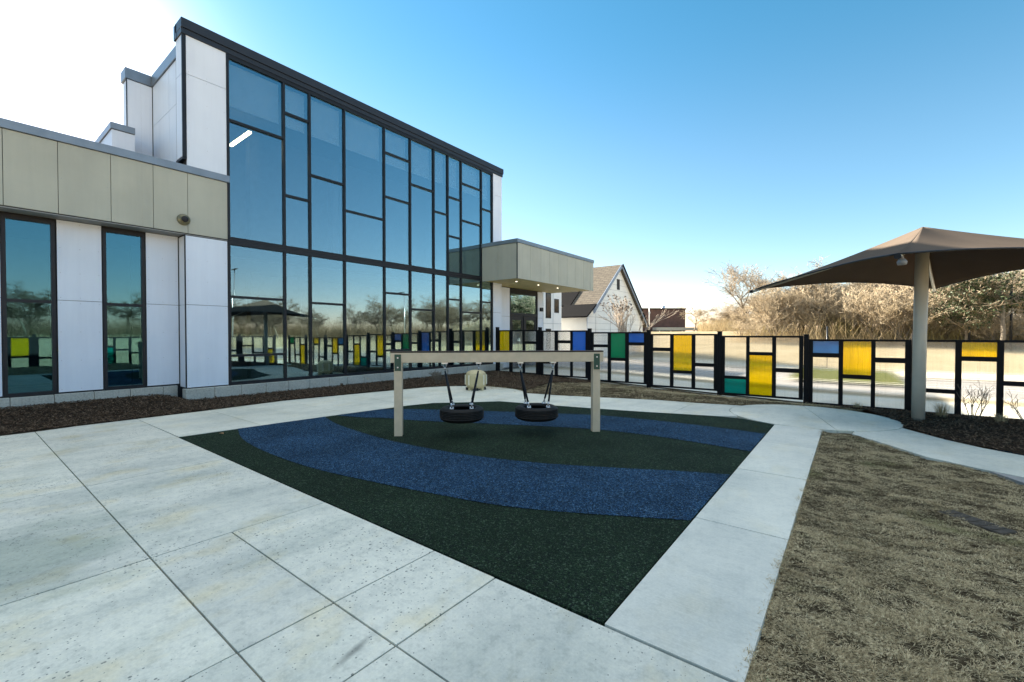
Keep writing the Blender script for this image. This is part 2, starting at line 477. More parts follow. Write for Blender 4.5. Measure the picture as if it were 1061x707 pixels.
def mat_vary(name, stops, scale, rough=.9, s2=None):
    """colour varying blade by blade / chip by chip through a noise of the position"""
    t = NT(name); v = t.pos()
    n = t.noise(v, scale, 3, .7)
    c = t.ramp(n, stops)
    if s2:
        c = t.mix(t.ramp(t.noise(v, s2[0], 4), [(s2[1], (0,0,0)), (s2[2], (1,1,1))]), c, t.ramp(t.noise(v, scale*1.3, 2), s2[3]))
    d = t.n('BsdfDiffuse', {'Color': c, 'Roughness': .5}); tl = t.n('BsdfTranslucent', {'Color': c})
    m = t.n('MixShader', {0: .25, 1: d.outputs[0], 2: tl.outputs[0]})
    return t.done(m.outputs[0])
M['straw'] = mat_vary('dormant_grass_blades', [(.32, (.09,.07,.037)), (.45, (.38,.295,.17)), (.59, (.66,.54,.335)), (.73, (.95,.83,.58))], 60,
                      s2=(1.1, .58, .78, [(.3, (.09,.12,.03)), (.7, (.24,.25,.09))]))
M['soil'] = mat_vary('soil_under_grass', [(.3, (.03,.022,.013)), (.5, (.075,.056,.034)), (.7, (.15,.115,.07))], 40)
M['mulch'] = mat_vary('mulch_bed', [(.3, (.018,.013,.010)), (.5, (.045,.032,.024)), (.72, (.10,.075,.055))], 60)
M['chip'] = mat_vary('mulch_chips', [(.3, (.04,.026,.018)), (.5, (.11,.075,.05)), (.64, (.25,.175,.12)), (.76, (.48,.36,.26))], 33)
M['field'] = mat_vary('dry_grass_field', [(.3, (.27,.22,.13)), (.5, (.42,.355,.23)), (.7, (.52,.45,.31))], .8)
M['sand'] = simple('pale_sandy_shoulder', (.5,.43,.32), .95, 0, .2, 2)
M['lawn_out'] = mat_vary('green_verge', [(.3, (.08,.10,.025)), (.7, (.19,.19,.06))], 3)
M['thicket'] = mat_vary('dry_thicket_stems', [(.3, (.24,.18,.10)), (.5, (.44,.35,.21)), (.7, (.58,.48,.31))], .55,
                        s2=(.12, .52, .66, [(.3, (.13,.12,.035)), (.7, (.27,.23,.07))]))
M['thicket_dark'] = mat_vary('brown_thicket_stems', [(.3, (.07,.05,.03)), (.5, (.15,.11,.065)), (.7, (.24,.18,.11))], .55)
M['leaf_dry'] = simple('dry_leaf', (.28,.16,.07), .8)

def mat_emit(name, c, s):
    t = NT(name); return t.done(t.n('Emission', {'Color': (*c, 1), 'Strength': s}).outputs[0])
M['lit'] = mat_emit('lit_tube', (1.0,.80,.40), 2.6)
M['lit_small'] = mat_emit('lit_downlight', (1.0,.9,.7), 1.2)

# ------------------------------------------------------------------ terrain
def sstep(a, b, x):
    t = np.clip((np.asarray(x, float)-a)/(b-a), 0, 1); return t*t*(3-2*t)
def zdrop(x):                                     # how far the fence line lies below the play area
    return -0.36*np.clip((np.asarray(x, float)+12)/11.0, 0, 1) - .02
def zt(x, y):
    x = np.asarray(x, float); y = np.asarray(y, float)
    return zdrop(x)*sstep(11.8, 14.9, y) + .15*sstep(-10.9, -13.0, x)*(1-sstep(3.0, 3.7, y))
def zworld(x, y):
    x = np.asarray(x, float); y = np.asarray(y, float)
    far = np.maximum(sstep(33, 62, y), sstep(40, 75, x))
    out = np.maximum(sstep(11.8, 14.9, y), sstep(5.5, 7.5, x))
    return zdrop(x)*out + far*2.2
def grid_sheet(name, xs, ys, zf, mat, **kw):
    X, Y = np.meshgrid(xs, ys, indexing='ij'); Z = zf(X, Y)
    V = np.stack([X, Y, Z], -1).reshape(-1, 3)
    a, b = len(xs), len(ys)
    I = np.arange(a*b).reshape(a, b)
    F = np.stack([I[:-1,:-1], I[1:,:-1], I[1:,1:], I[:-1,1:]], -1).reshape(-1, 4)
    o = np_mesh(name, V, F, mat, smooth=True)
    return tag(o, kind='structure')
def axis(*segs):
    out = []
    for a, b, n in segs: out += list(np.linspace(a, b, n, endpoint=False))
    return np.array(out + [segs[-1][1]])
grid_sheet('ground', axis((-900,-60,10),(-60,-14,14),(-14,10,48),(10,90,50),(90,900,10)),
           axis((-900,-60,10),(-60,-4,14),(-4,11,10),(11,16,20),(16,80,40),(80,900,10)),
           lambda x, y: zworld(x, y) - .13, M['field'])

def in_poly(P, poly):
    x, y = P[:,0], P[:,1]; n = len(poly); r = np.zeros(len(P), bool); j = n-1
    for i in range(n):
        xi, yi = poly[i]; xj, yj = poly[j]
        c = ((yi > y) != (yj > y)) & (x < (xj-xi)*(y-yi)/((yj-yi) or 1e-9) + xi)
        r ^= c; j = i
    return r
def fbm(x, y, seed, sc, amp):
    r = np.random.default_rng(seed); z = 0*x
    for k in range(9):
        a = r.uniform(0, 2*np.pi); f = sc*(1.35**k); p = r.uniform(0, 6.28)
        z = z + amp/(1.2**k)*np.sin(f*(x*np.cos(a)+y*np.sin(a))+p)
    return z/3
def vnoise(x, y, seed, sc, octs=3):
    """value noise, about -1..1, without the regular waves of a sum of sines"""
    tot = 0*x; amp = 1.0; nrm_ = 0
    for o in range(octs):
        L = np.random.default_rng(seed+o).uniform(-1, 1, (257, 257)); f = sc*2.03**o
        c, sn = math.cos(.7+o), math.sin(.7+o)
        u = (x*c - y*sn)*f + 71.3; v = (x*sn + y*c)*f + 53.7
        i = np.floor(u).astype(int); j = np.floor(v).astype(int); a = u-i; b = v-j
        a = a*a*(3-2*a); b = b*b*(3-2*b); i0, i1, j0, j1 = i % 256, (i+1) % 256, j % 256, (j+1) % 256
        tot = tot + amp*((L[i0,j0]*(1-a)+L[i1,j0]*a)*(1-b) + (L[i0,j1]*(1-a)+L[i1,j1]*a)*b); nrm_ += amp; amp *= .6
    return tot/nrm_*1.6
def bed(name, poly, cell, zoff, amp, sc, mat, seed):
    xs = [p[0] for p in poly]; ys = [p[1] for p in poly]
    X = np.arange(min(xs), max(xs)+cell, cell); Y = np.arange(min(ys), max(ys)+cell, cell)
    XX, YY = np.meshgrid(X, Y, indexing='ij')
    cx = .5*(XX[:-1,:-1]+XX[1:,1:]); cy = .5*(YY[:-1,:-1]+YY[1:,1:])
    keep = in_poly(np.stack([cx.ravel(), cy.ravel()], 1), poly)
    a, b = XX.shape; I = np.arange(a*b).reshape(a, b)
    F = np.stack([I[:-1,:-1], I[1:,:-1], I[1:,1:], I[:-1,1:]], -1).reshape(-1, 4)[keep]
    Z = zt(XX, YY) + zoff + amp*vnoise(XX, YY, seed, sc)
    V = np.stack([XX, YY, Z], -1).reshape(-1, 3)
    used, inv = np.unique(F, return_inverse=True)
    return tag(np_mesh(name, V[used], inv.reshape(F.shape), mat, smooth=True), kind='structure')

# ------------------------------------------------------------------ concrete
def offset_poly(poly, d):
    """shrink a CCW polygon by d"""
    n = len(poly); out = []
    for i in range(n):
        p0, p1, p2 = (Vector(poly[i-1]), Vector(poly[i]), Vector(poly[(i+1) % n]))
        e1 = (p1-p0).normalized(); e2 = (p2-p1).normalized()
        n1 = Vector((-e1.y, e1.x)); n2 = Vector((-e2.y, e2.x))
        b = n1 + n2
        k = d/max(.35, (1+n1.dot(n2))/2)/2 if b.length > 1e-6 else d
        out.append((p1.x + b.x*k, p1.y + b.y*k))
    return out
def ccw(poly):
    a = sum(poly[i-1][0]*poly[i][1]-poly[i][0]*poly[i-1][1] for i in range(len(poly)))
    return poly if a > 0 else poly[::-1]
def rect(x0, x1, y0, y1): return [(x0,y0),(x1,y0),(x1,y1),(x0,y1)]
def slabs(name, polys, mat, ztop=0.0, gap=.007, bev=.004):
    m = MB()
    for p in polys:
        p = offset_poly(ccw(p), gap/2)
        m.prism(p, ztop-.12, ztop + random.uniform(-.0015, .0015))
    return tag(m.build(name, mat, bevel=bev, seg=2), kind='structure')
XJ = [-14, -10.62, -8.4, -6.37, -3.96, -2.43, -1.84, -.37]
front = []
ys = [-5, -3.2, -1.4, .88]
for i in range(len(XJ)-1):
    for k in range(3):
        if XJ[i] < -10.7 and k == 2:
            continue
        if XJ[i] == -8.4: continue
        x0, x1 = XJ[i], XJ[i+1]
        if x0 == -10.62: x1 = -6.37
        front.append(rect(x0, x1, ys[k], ys[k+1]))
front += [[(-10.62,.88),(-6.37,.88),(-6.37,2.2),(-10.7,2.2),(-10.7,1.4)], rect(-6.37,-3.96,.88,2.2), rect(-3.96,-2.43,.88,1.4), rect(-3.96,-2.43,1.4,2.2),
          rect(-2.43,-1.84,.88,1.4), rect(-2.43,-1.84,1.4,2.2), rect(-1.84,-.37,.88,1.4), rect(-1.84,-.37,1.4,2.2)]
slabs('concrete_paving', front, M['concrete'], 0, .010)
strip_y = [2.208, 4.0, 5.78, 7.45, 9.02]
slabs('concrete_walk', [rect(-1.07,-.37,strip_y[i],strip_y[i+1]) for i in range(4)], M['concrete_strip'], .004, .010, .005)
# west walk, round pad and the path along the fence
westl = [(-10.7,2.2),(-10.72,3.4),(-10.85,5.0),(-10.6,6.6),(-10.45,8.1)]
rub_w = [(-8.31,2.21),(-8.22,3.4),(-8.08,5.0),(-7.92,6.4),(-7.75,7.0)]
walk2 = []
for i in range(3):
    walk2.append([westl[i], rub_w[i], rub_w[i+1], westl[i+1]])
padc = (-8.35, 8.35); padr = 1.92
arc = [(padc[0]+padr*math.cos(R(a)), padc[1]+padr*math.sin(R(a))) for a in range(165, 39, -8)]
walk2.append([westl[3], rub_w[3], rub_w[4], (-7.3,7.45), (-6.67,8.15), (-6.2,8.25), (-6.15,9.86)] + arc[::-1])
back_top = [(-6.15,9.86),(-5.6,10.05),(-5.1,10.2),(-3.8,10.65),(-2.85,10.75),(-2.0,10.95)]
back_bot = [(-6.2,8.25),(-4.74,8.55),(-3.54,8.84),(-2.81,9.06),(-2.1,9.28)]
walk2.append([(-6.2,8.25),(-4.74,8.55),(-4.45,10.43),(-5.1,10.2),(-5.6,10.05),(-6.15,9.86)])
walk2.append([(-4.74,8.55),(-3.54,8.84),(-2.9,9.04),(-2.9,10.75),(-3.8,10.65),(-4.45,10.43)])
cc = (-.65, 10.42); cr = 1.40
circ = [(cc[0]+cr*math.cos(R(a)), cc[1]+cr*math.sin(R(a))) for a in range(0, 360, 8)]
lft = [(cc[0]+cr*math.cos(R(a)), cc[1]+cr*math.sin(R(a))) for a in range(158, 222, 8)]
walk2.append([(-2.9,10.75),(-2.9,9.04),(-2.1,9.28),(-1.75,9.5)] + [p for p in lft[::-1]] + [(-1.95,10.97)])
def arc_pts(a0, a1, n=22): return [(cc[0]+cr*math.cos(R(a0+(a1-a0)*k/n)), cc[1]+cr*math.sin(R(a0+(a1-a0)*k/n))) for k in range(n+1)]
walk2.append(arc_pts(-70, 98))            # right half
walk2.append(arc_pts(98, 290))            # left half
slabs('concrete_path', walk2, M['concrete_path'], .002, .009)
p2u = [(.70,10.05),(1.15,9.32),(1.49,8.95),(2.0,8.6),(3.4,7.9)]; p2l = [(3.4,6.7),(1.75,7.3),(1.26,7.52),(.79,7.85),(.44,8.37),(.02,8.95)]
arcs = [(cc[0]+(cr+.004)*math.cos(R(a)), cc[1]+(cr+.004)*math.sin(R(a))) for a in range(-60, -10, 8)]
slabs('concrete_path_branch', [p2u + p2l + arcs], M['concrete_path'], .001, .010)
slabs('dark_play_surface', [[(1.62,9.05),(2.1,8.75),(3.5,8.05),(4.6,9.6),(2.6,10.6)]], M['rubber_blue'], -.004, 0)
slabs('asphalt_patch', [[(1.3,7.48),(1.75,7.28),(3.4,6.66),(3.4,6.2),(1.55,7.0)]], M['asphalt'], .0, 0)

# ------------------------------------------------------------------ rubber play surface
rub = [(-8.31,2.21),(-1.075,2.22),(-1.075,9.04),(-1.63,9.32),(-2.12,9.27),(-2.81,9.05),(-3.54,8.83),(-4.74,8.54),(-6.2,8.24),(-6.67,8.14),(-7.3,7.44),(-7.75,6.98),(-7.92,6.4),(-8.08,5.0),(-8.22,3.4)]
slabs('rubber_surface', [rub], M['rubber_green'], -.003, .006, .003)
def smooth_line(pts, n=10):
    P = [Vector(p) for p in pts]; P = [2*P[0]-P[1]] + P + [2*P[-1]-P[-2]]; out = []
    for i in range(1, len(P)-2):
        for k in range(n):
            t = k/n
            out.append(tuple(.5*((2*P[i]) + (-P[i-1]+P[i+1])*t + (2*P[i-1]-5*P[i]+4*P[i+1]-P[i+2])*t*t + (-P[i-1]+3*P[i]-3*P[i+1]+P[i+2])*t**3)))
    out.append(tuple(P[-2])); return out
b1lo = smooth_line([(-8.24,3.02),(-7.37,2.77),(-6.33,2.66),(-5.18,2.67),(-4.19,2.81),(-3.3,2.99),(-2.57,3.17),(-1.92,3.46),(-1.08,3.91)])
b1up = smooth_line([(-8.11,4.5),(-7.22,4.26),(-6.15,4.13),(-5.26,4.1),(-4.09,4.22),(-3.05,4.52),(-2.21,4.92),(-1.62,5.23),(-1.08,5.47)])
b2lo = smooth_line([(-8.05,4.72),(-7.5,4.9),(-7.1,5.13),(-6.24,5.43),(-5.24,5.92),(-3.68,6.62),(-2.89,6.80),(-2.12,6.84),(-1.08,6.74)])
b2up = smooth_line([(-7.98,5.72),(-7.25,6.24),(-6.1,6.88),(-5.02,7.43),(-3.96,7.91),(-3.2,8.05),(-2.52,8.12),(-1.7,8.12),(-1.08,8.08)])
for lo, up in ((b1lo, b1up), (b2lo, b2up)):
    m = MB(); n = len(lo)
    vs = [(p[0],p[1],.0015) for p in lo] + [(p[0],p[1],.0015) for p in up]
    m.add(vs, [(i,i+1,n+i+1,n+i) for i in range(n-1)])
    tag(m.build('rubber_blue_band', M['rubber_blue']), kind='structure')

# ------------------------------------------------------------------ beds, lawns
lawn_poly = [(-.365,-2),(6.25,-2),(6.25,6.2),(3.4,6.2),(1.5,7.0),(1.27,7.5),(.79,7.83),(.44,8.35),(.0,9.0),(-.365,9.03)]
bed('lawn_soil', lawn_poly, .05, -.02, .018, 3.5, M['soil'], 3)
fence_lawn = [(-9.9,9.6),(-6.2,9.8),(-5.1,10.15),(-3.8,10.6),(-2.0,10.9),(-1.4,11.45),(-.6,11.78),(.1,11.6),(.4,12.5),(-.2,14.95),(-12.2,14.95),(-11.2,12.2)]
bed('verge_soil', fence_lawn, .1, -.01, .012, 2.2, M['soil'], 4)
mulch_w = [(-13.15,-1.2),(-10.6,-1.2),(-10.66,.9),(-10.72,2.2),(-10.74,3.4),(-10.87,5.0),(-10.62,6.6),(-10.47,8.1),(-10.2,8.9),(-9.85,9.6),(-8.9,10.4),(-7.4,10.3),(-8.0,12.6),(-7.5,14.95),(-12.6,14.95),(-12.6,3.7),(-13.15,3.5)]
bed('mulch_bed', mulch_w, .06, .008, .018, 3.0, M['mulch'], 5)
mulch_e = [(.3,14.95),(-.5,14.95),(-.6,13.2),(.2,12.0),(.5,11.3),(.73,10.6),(.75,10.05),(1.15,9.36),(1.5,8.98),(2.0,8.64),(3.4,7.95),(6.2,8.0),(6.2,14.95)]
bed('mulch_bed', mulch_e, .06, .006, .016, 3.0, M['mulch'], 6)

def scatter(poly, n, seed, dens=None):
    r = np.random.default_rng(seed)
    xs = [p[0] for p in poly]; ys = [p[1] for p in poly]; out = np.zeros((0, 2))
    while len(out) < n:
        P = np.stack([r.uniform(min(xs), max(xs), n*2), r.uniform(min(ys), max(ys), n*2)], 1)
        P = P[in_poly(P, poly)]
        if dens is not None: P = P[r.uniform(size=len(P)) < dens(P)]
        out = np.concatenate([out, P])
    return out[:n], r
def blades(name, poly, n, seed, length, width, zoff, mat, lay=.8, dens=None, amp=(.012,2.2,3)):
    P, r = scatter(poly, n, seed, dens)
    # dormant turf lies in swirls: the direction follows a slow field, the lift varies in tufts
    ang = 3.0*vnoise(P[:,0], P[:,1], seed+1, 3.0) + r.normal(0, 1.1, n)
    tuft = .55 + .55*np.clip(.9*vnoise(P[:,0], P[:,1], seed+2, 7) + .4, 0, 1.3)
    L = length*r.uniform(.5, 1.3, n)*tuft
    lift = np.clip(r.normal(.45, .3, n), .05, 1.3)*tuft
    d = np.stack([np.cos(ang), np.sin(ang)], 1); s = np.stack([-d[:,1], d[:,0]], 1)
    z0 = zt(P[:,0], P[:,1]) + zoff + amp[0]*vnoise(P[:,0], P[:,1], amp[2], amp[1])
    w = width*r.uniform(.6, 1.3, n)
    tw = r.normal(0, .5, n)
    def pt(f, h, sd, wk):
        xy = P + d*(L*f)[:,None] + s*(sd*w*wk + tw*L*f*f*.5)[:,None]
        return np.concatenate([xy, (z0 + h)[:,None]], 1)
    h1 = L*.42*lift; h2 = L*.75*lift*np.clip(r.normal(.7, .5, n), -.1, 1.5)
    V = np.stack([pt(0,0*L,-1,1), pt(0,0*L,1,1), pt(.5,h1,-1,.8), pt(.5,h1,1,.8), pt(1,h2,0,0)], 1).reshape(-1, 3)
    b = np.arange(n)*5
    F = np.concatenate([np.stack([b,b+1,b+3],1), np.stack([b,b+3,b+2],1), np.stack([b+2,b+3,b+4],1)])
    return tag(np_mesh(name, V, F, mat), kind='stuff')
near_lawn = [(-.40,1.7),(1.4,1.7),(2.2,4.5),(2.4,6.9),(1.5,7.03),(1.28,7.48),(.80,7.80),(.45,8.33),(.02,8.96),(-.39,9.0),(-.385,5)]
blades('dormant_grass', near_lawn, 215000, 11, .044, .0017, -.018, M['straw'], amp=(.018,3.5,3),
       dens=lambda P: np.clip(3.2/np.maximum(P[:,1], 1.0), .3, 1)*np.clip(.52+.75*vnoise(P[:,0]*1.0, P[:,1]*1.6, 77, 10, 3), .07, 1))
blades('dormant_grass', fence_lawn, 70000, 12, .075, .0028, -.008, M['straw'])

rest_lawn = [(-.36,-2),(6.2,-2),(6.2,6.2),(3.4,6.2),(2.4,6.9),(2.2,4.5),(1.4,1.7),(-.36,1.7)]
blades('dormant_grass', rest_lawn, 150000, 15, .055, .0034, -.016, M['straw'], amp=(.018,3.5,3))
edge_strip = [(-.425,1.6),(-.36,1.6),(-.36,8.95),(-.425,8.95)]
blades('dormant_grass_fringe', edge_strip, 2400, 14, .042, .0015, -.004, M['straw'], dens=lambda P: np.clip(.5+.9*vnoise(P[:,0]*0, P[:,1], 78, 4, 3), .02, 1)*np.clip((P[:,0]+.43)/.05, .05, 1))
def chips(name, poly, n, seed, size, zoff, mat):
    P, r = scatter(poly, n, seed)
    L = size*r.uniform(.4, 1.6, n); W = L*r.uniform(.12, .4, n)
    ang = r.uniform(0, 6.28, n); tilt = r.normal(0, .35, n); roll = r.normal(0, .4, n)
    d = np.stack([np.cos(ang)*np.cos(tilt), np.sin(ang)*np.cos(tilt), np.sin(tilt)], 1)
    s = np.stack([-np.sin(ang), np.cos(ang), np.tan(roll)*.6], 1)
    z0 = zt(P[:,0], P[:,1]) + zoff + r.uniform(0, .014, n)
    c = np.concatenate([P, z0[:,None]], 1)
    V = np.stack([c-d*L[:,None]-s*W[:,None], c+d*L[:,None]-s*W[:,None]*.6, c+d*L[:,None]*.9+s*W[:,None], c-d*L[:,None]*.8+s*W[:,None]*.7], 1).reshape(-1, 3)
    b = np.arange(n)*4
    return tag(np_mesh(name, V, np.stack([b,b+1,b+2,b+3],1), mat), kind='stuff')
chips('mulch_chips', mulch_w, 42000, 21, .030, .022, M['chip'])
chips('mulch_chips', mulch_e, 22000, 22, .030, .018, M['chip'])

# outside the fence: kerb, walk, road, verges
def strip(name, x0, x1, y0, y1, dz, mat, n=40):
    return grid_sheet(name, np.linspace(x0, x1, n), np.linspace(y0, y1, 3), lambda x, y: zdrop(x)+dz+0*y, mat)
m = MB()
for i in range(26):
    a, b = -12.6+i*.73, -12.6+(i+1)*.73
    za, zb = float(zdrop(a)), float(zdrop(b))
    m.add([(a,14.86,za-.2),(b,14.86,zb-.2),(b,15.14,zb-.2),(a,15.14,za-.2),(a,14.86,za-.02),(b,14.86,zb-.02),(b,15.14,zb-.02),(a,15.14,za-.02)],
          [(4,5,6,7),(0,1,5,4),(2,3,7,6)])
tag(m.build('fence_kerb', M['concrete_out']), kind='structure')
strip('pavement', -12.5, 60, 15.2, 17.9, .02, M['concrete_out'])
strip('road', -60, 90, 19.6, 27.5, -.05, M['asphalt'], 60)
strip('road_kerb', -60, 90, 19.2, 19.6, .03, M['concrete_out'], 60)
strip('road_kerb', -60, 90, 27.5, 27.9, .03, M['concrete_out'], 60)
strip('pavement', -12, 60, 30.5, 32.5, -.04, M['concrete_out'])
strip('sandy_shoulder', -60, 90, 27.9, 30.4, -.02, M['sand'], 60)
strip('sandy_shoulder', -60, 90, 17.9, 19.2, .0, M['field'], 60)
for y in (20.0, 23.4, 23.65, 27.1): strip('road_marking', -60, 90, y, y+.12, -.044, M['white_metal'], 60)
strip('green_island', -2.2, 1.7, 22.5, 30.0, .07, M['lawn_out'], 10)
strip('road_kerb', -2.3, 1.8, 22.2, 22.5, .07, M['concrete_out'], 10)

# ------------------------------------------------------------------ school building
XF, XR = -12.70, -13.20
bld = thing('school_building', 'two storey school with dark mullioned glass front, white panels and beige fascia beside the playground', 'school', (-16, 8, 0))
def clad(name, rects, mat, axis_, plane, th=.03, gap=.010, screws=True, parent=bld, sgn=1):
    """rain-screen boards with open joints; rects (a0,a1,z0,z1) in the wall plane"""
    m = MB(); sc = []
    for a0, a1, z0, z1 in rects:
        g = gap/2
        if axis_ == 'x':                                  # wall facing +X at x = plane
            m.box(plane-th, plane, a0+g, a1-g, z0+g, z1-g)
            if screws and a1-a0 > .3:
                for a in (a0+.05, (a0+a1)/2, a1-.05):
                    for z in np.linspace(z0+.06, z1-.06, max(2, int((z1-z0)/.55)+1)):
                        sc.append((plane, a, z))
        else:                                             # wall facing -Y at y = plane
            m.box(a0+g, a1-g, plane, plane+th, z0+g, z1-g)
    for c in sc: m.lathe([(.0001,.002),(.006,.002),(.007,0)], 6, c, mi=1, axis='x')
    return m.build(name, [mat, M['screw']], parent)
# ---- inner walls that carry everything (dark lining behind the boards, rooms)
shell = MB()
shell.box(-15.95, XF-.10, 3.66, 3.80, 5.6, 8.72)             # left side wall above the wing, lining
shell.box(-15.95, -15.6, 3.12, 3.66, 5.6, 8.62)
shell.box(-22.8, -14.72, 2.64, 3.04, 5.4, 6.76)            # low roof block beside it              # the set-back bay
shell.box(-15.95, XF-.04, 15.45, 15.62, -.2, 8.75)           # far side wall
shell.box(-16.1, -15.96, 3.2, 15.6, -.2, 8.75)               # back wall
shell.box(-15.95, XF-.02, 3.67, 15.62, 8.74, 8.86)            # roof
shell.box(-24, XR-.06, -9, 3.9, 4.5, 5.45)                # wing roof mass
shell.box(-24, XR-.05, 3.66, 4.46, -.2, 4.5)
shell.box(XR-.06, XF-.05, 3.62, 4.46, -.2, 4.5)
shell.box(-24.2, -24, -9, 3.7, -.2, 5.4)
shell.box(-24, XR-.1, -9.2, -9, -.2, 5.4)
for a0, a1 in ((-9,-.79),(-.07,.69),(1.42,2.16),(2.89,3.66)):
    shell.box(XR-.16, XR-.035, a0, a1, -.2, 4.5)
for a0, a1 in ((-.79,-.07),(.69,1.42),(2.16,2.89)):
    shell.box(XR-.16, XR-.035, a0, a1, -.2, .36)
    shell.box(XR-.16, XR-.035, a0, a1, 3.97, 4.5)
shell.box(XF-.16, XF-.04, 3.6, 4.46, 4.04, 8.72)          # behind the white corner boards
shell.box(XF-.16, XF-.04, 15.0, 15.6, -.2, 8.72)
shell.box(-24, -13.35, 15.62, 17.0, -.2, 5.3)             # entrance block
shell.box(-24, -13.35, 19.42, 19.96, -.2, 5.3)
shell.box(-24, -13.35, 17.0, 19.42, 3.78, 5.3)
shell.box(-24, -16, 17.0, 19.42, -.2, .02)
shell.build('wall_core', M['gap'], bld)
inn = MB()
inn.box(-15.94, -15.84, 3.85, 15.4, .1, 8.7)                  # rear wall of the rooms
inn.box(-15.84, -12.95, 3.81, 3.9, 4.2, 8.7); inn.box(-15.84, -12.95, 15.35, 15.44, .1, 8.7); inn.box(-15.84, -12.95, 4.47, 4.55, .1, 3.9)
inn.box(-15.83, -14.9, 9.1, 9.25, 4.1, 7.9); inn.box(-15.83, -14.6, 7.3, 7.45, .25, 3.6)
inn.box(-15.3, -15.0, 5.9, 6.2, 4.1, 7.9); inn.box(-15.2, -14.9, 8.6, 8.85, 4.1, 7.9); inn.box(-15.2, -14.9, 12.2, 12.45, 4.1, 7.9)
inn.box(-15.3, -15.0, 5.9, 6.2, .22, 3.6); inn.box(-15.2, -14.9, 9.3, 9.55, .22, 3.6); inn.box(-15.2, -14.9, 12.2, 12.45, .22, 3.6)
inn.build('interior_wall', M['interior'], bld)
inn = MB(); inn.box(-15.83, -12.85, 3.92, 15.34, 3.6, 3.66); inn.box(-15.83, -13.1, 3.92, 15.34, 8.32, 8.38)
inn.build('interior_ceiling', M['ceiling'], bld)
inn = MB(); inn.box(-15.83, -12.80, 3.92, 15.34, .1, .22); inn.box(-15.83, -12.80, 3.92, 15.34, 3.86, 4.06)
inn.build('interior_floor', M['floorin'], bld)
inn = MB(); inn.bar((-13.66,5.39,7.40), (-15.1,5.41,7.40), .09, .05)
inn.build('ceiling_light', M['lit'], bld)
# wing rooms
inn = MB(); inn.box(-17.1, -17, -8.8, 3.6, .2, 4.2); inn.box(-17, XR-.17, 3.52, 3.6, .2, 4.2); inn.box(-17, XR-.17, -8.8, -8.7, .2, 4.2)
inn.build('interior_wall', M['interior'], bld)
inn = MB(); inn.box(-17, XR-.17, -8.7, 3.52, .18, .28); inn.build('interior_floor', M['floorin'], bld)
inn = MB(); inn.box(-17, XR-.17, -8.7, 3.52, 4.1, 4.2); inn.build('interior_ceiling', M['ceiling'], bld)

# ---- boards
J = 2.33
clad('white_cladding', [(-9,-2.9,.38,J),(-9,-2.9,J,4.02)] + [(a,b,c,d) for a, b in ((-2.87,-2.2),(-2.2,-1.5),(-1.5,-.8),(-.06,.67),(1.44,2.14),(2.91,3.545)) for c, d in ((.38,J),(J,4.02))], M['white_panel'], 'x', XR)
clad('white_cladding', [(3.555,4.455,.31,J),(3.555,4.455,J,4.0)], M['white_panel'], 'x', XF)
clad('white_cladding', [(XR+.01,XF-.012,.31,J),(XR+.01,XF-.012,J,4.0)], M['white_panel'], 'y', 3.555, screws=False)
clad('white_cladding', [(3.60,4.46,5.55,7.88),(3.60,4.46,7.88,8.90)], M['white_panel'], 'x', XF)
clad('white_cladding', [(15.02,15.64,.0,2.6),(15.02,15.64,2.6,5.2),(15.02,15.64,5.2,7.88),(15.02,15.64,7.88,8.8)], M['white_panel'], 'x', XF)
clad('white_cladding', [(-13.17,XF-.035,5.9,7.88),(-13.17,XF-.035,7.88,8.80)], M['white_panel'], 'y', 3.53, screws=False)
clad('white_cladding', [(-14.1,-13.2,5.55,7.42),(-14.1,-13.2,7.42,8.52),(-15.53,-14.1,5.55,7.42),(-15.53,-14.1,7.42,8.52)], M['white_panel'], 'y', 3.62, screws=False)
clad('white_cladding', [(3.07,3.61,5.55,8.52)], M['white_panel'], 'x', -15.54, screws=False)
clad('white_cladding', [(-15.96,-15.555,5.5,8.52)], M['white_panel'], 'y', 3.07, screws=False)
clad('white_cladding', [(a,a+1.05,5.45,6.76) for a in (-15.74,-16.79,-17.84,-18.89,-19.94,-20.99,-22.04)], M['white_panel'], 'y', 2.6, screws=False)
clad('white_cladding', [(2.61,3.05,5.45,6.76)], M['white_panel'], 'x', -14.69, screws=False)
# entrance recess boards
clad('white_cladding', [(15.66,17.0,.0,2.5),(15.66,17.0,2.5,3.9)], M['white_panel'], 'x', -13.3)
clad('white_cladding', [(19.44,19.95,0,2.5),(19.44,19.95,2.5,3.9)], M['white_panel'], 'x', -13.3)
# corner trims (dark angles)
for q in (
    (XF-.03, XF+.006, 3.535, 3.555, .31, 4.02),
    (XF-.03, XF+.006, 4.455, 4.475, .31, 4.02),
    (XR-.02, XR+.006, 3.535, 3.552, .38, 4.02),
    (XF-.04, XF+.01, 3.52, 3.60, 5.86, 8.80),
    (XF-.5, XF+.01, 3.515, 3.60, 5.82, 5.87),
    (-15.56, -15.53, 3.05, 3.07, 5.5, 8.52),
    (-13.22, -13.18, 3.54, 3.66, 5.6, 8.5),
    (XF-.03, XF+.004, 14.97, 15.02, 0, 8.8),
):
    m = MB(); m.box(*q); m.build('corner_trim', M['frame'], bld)
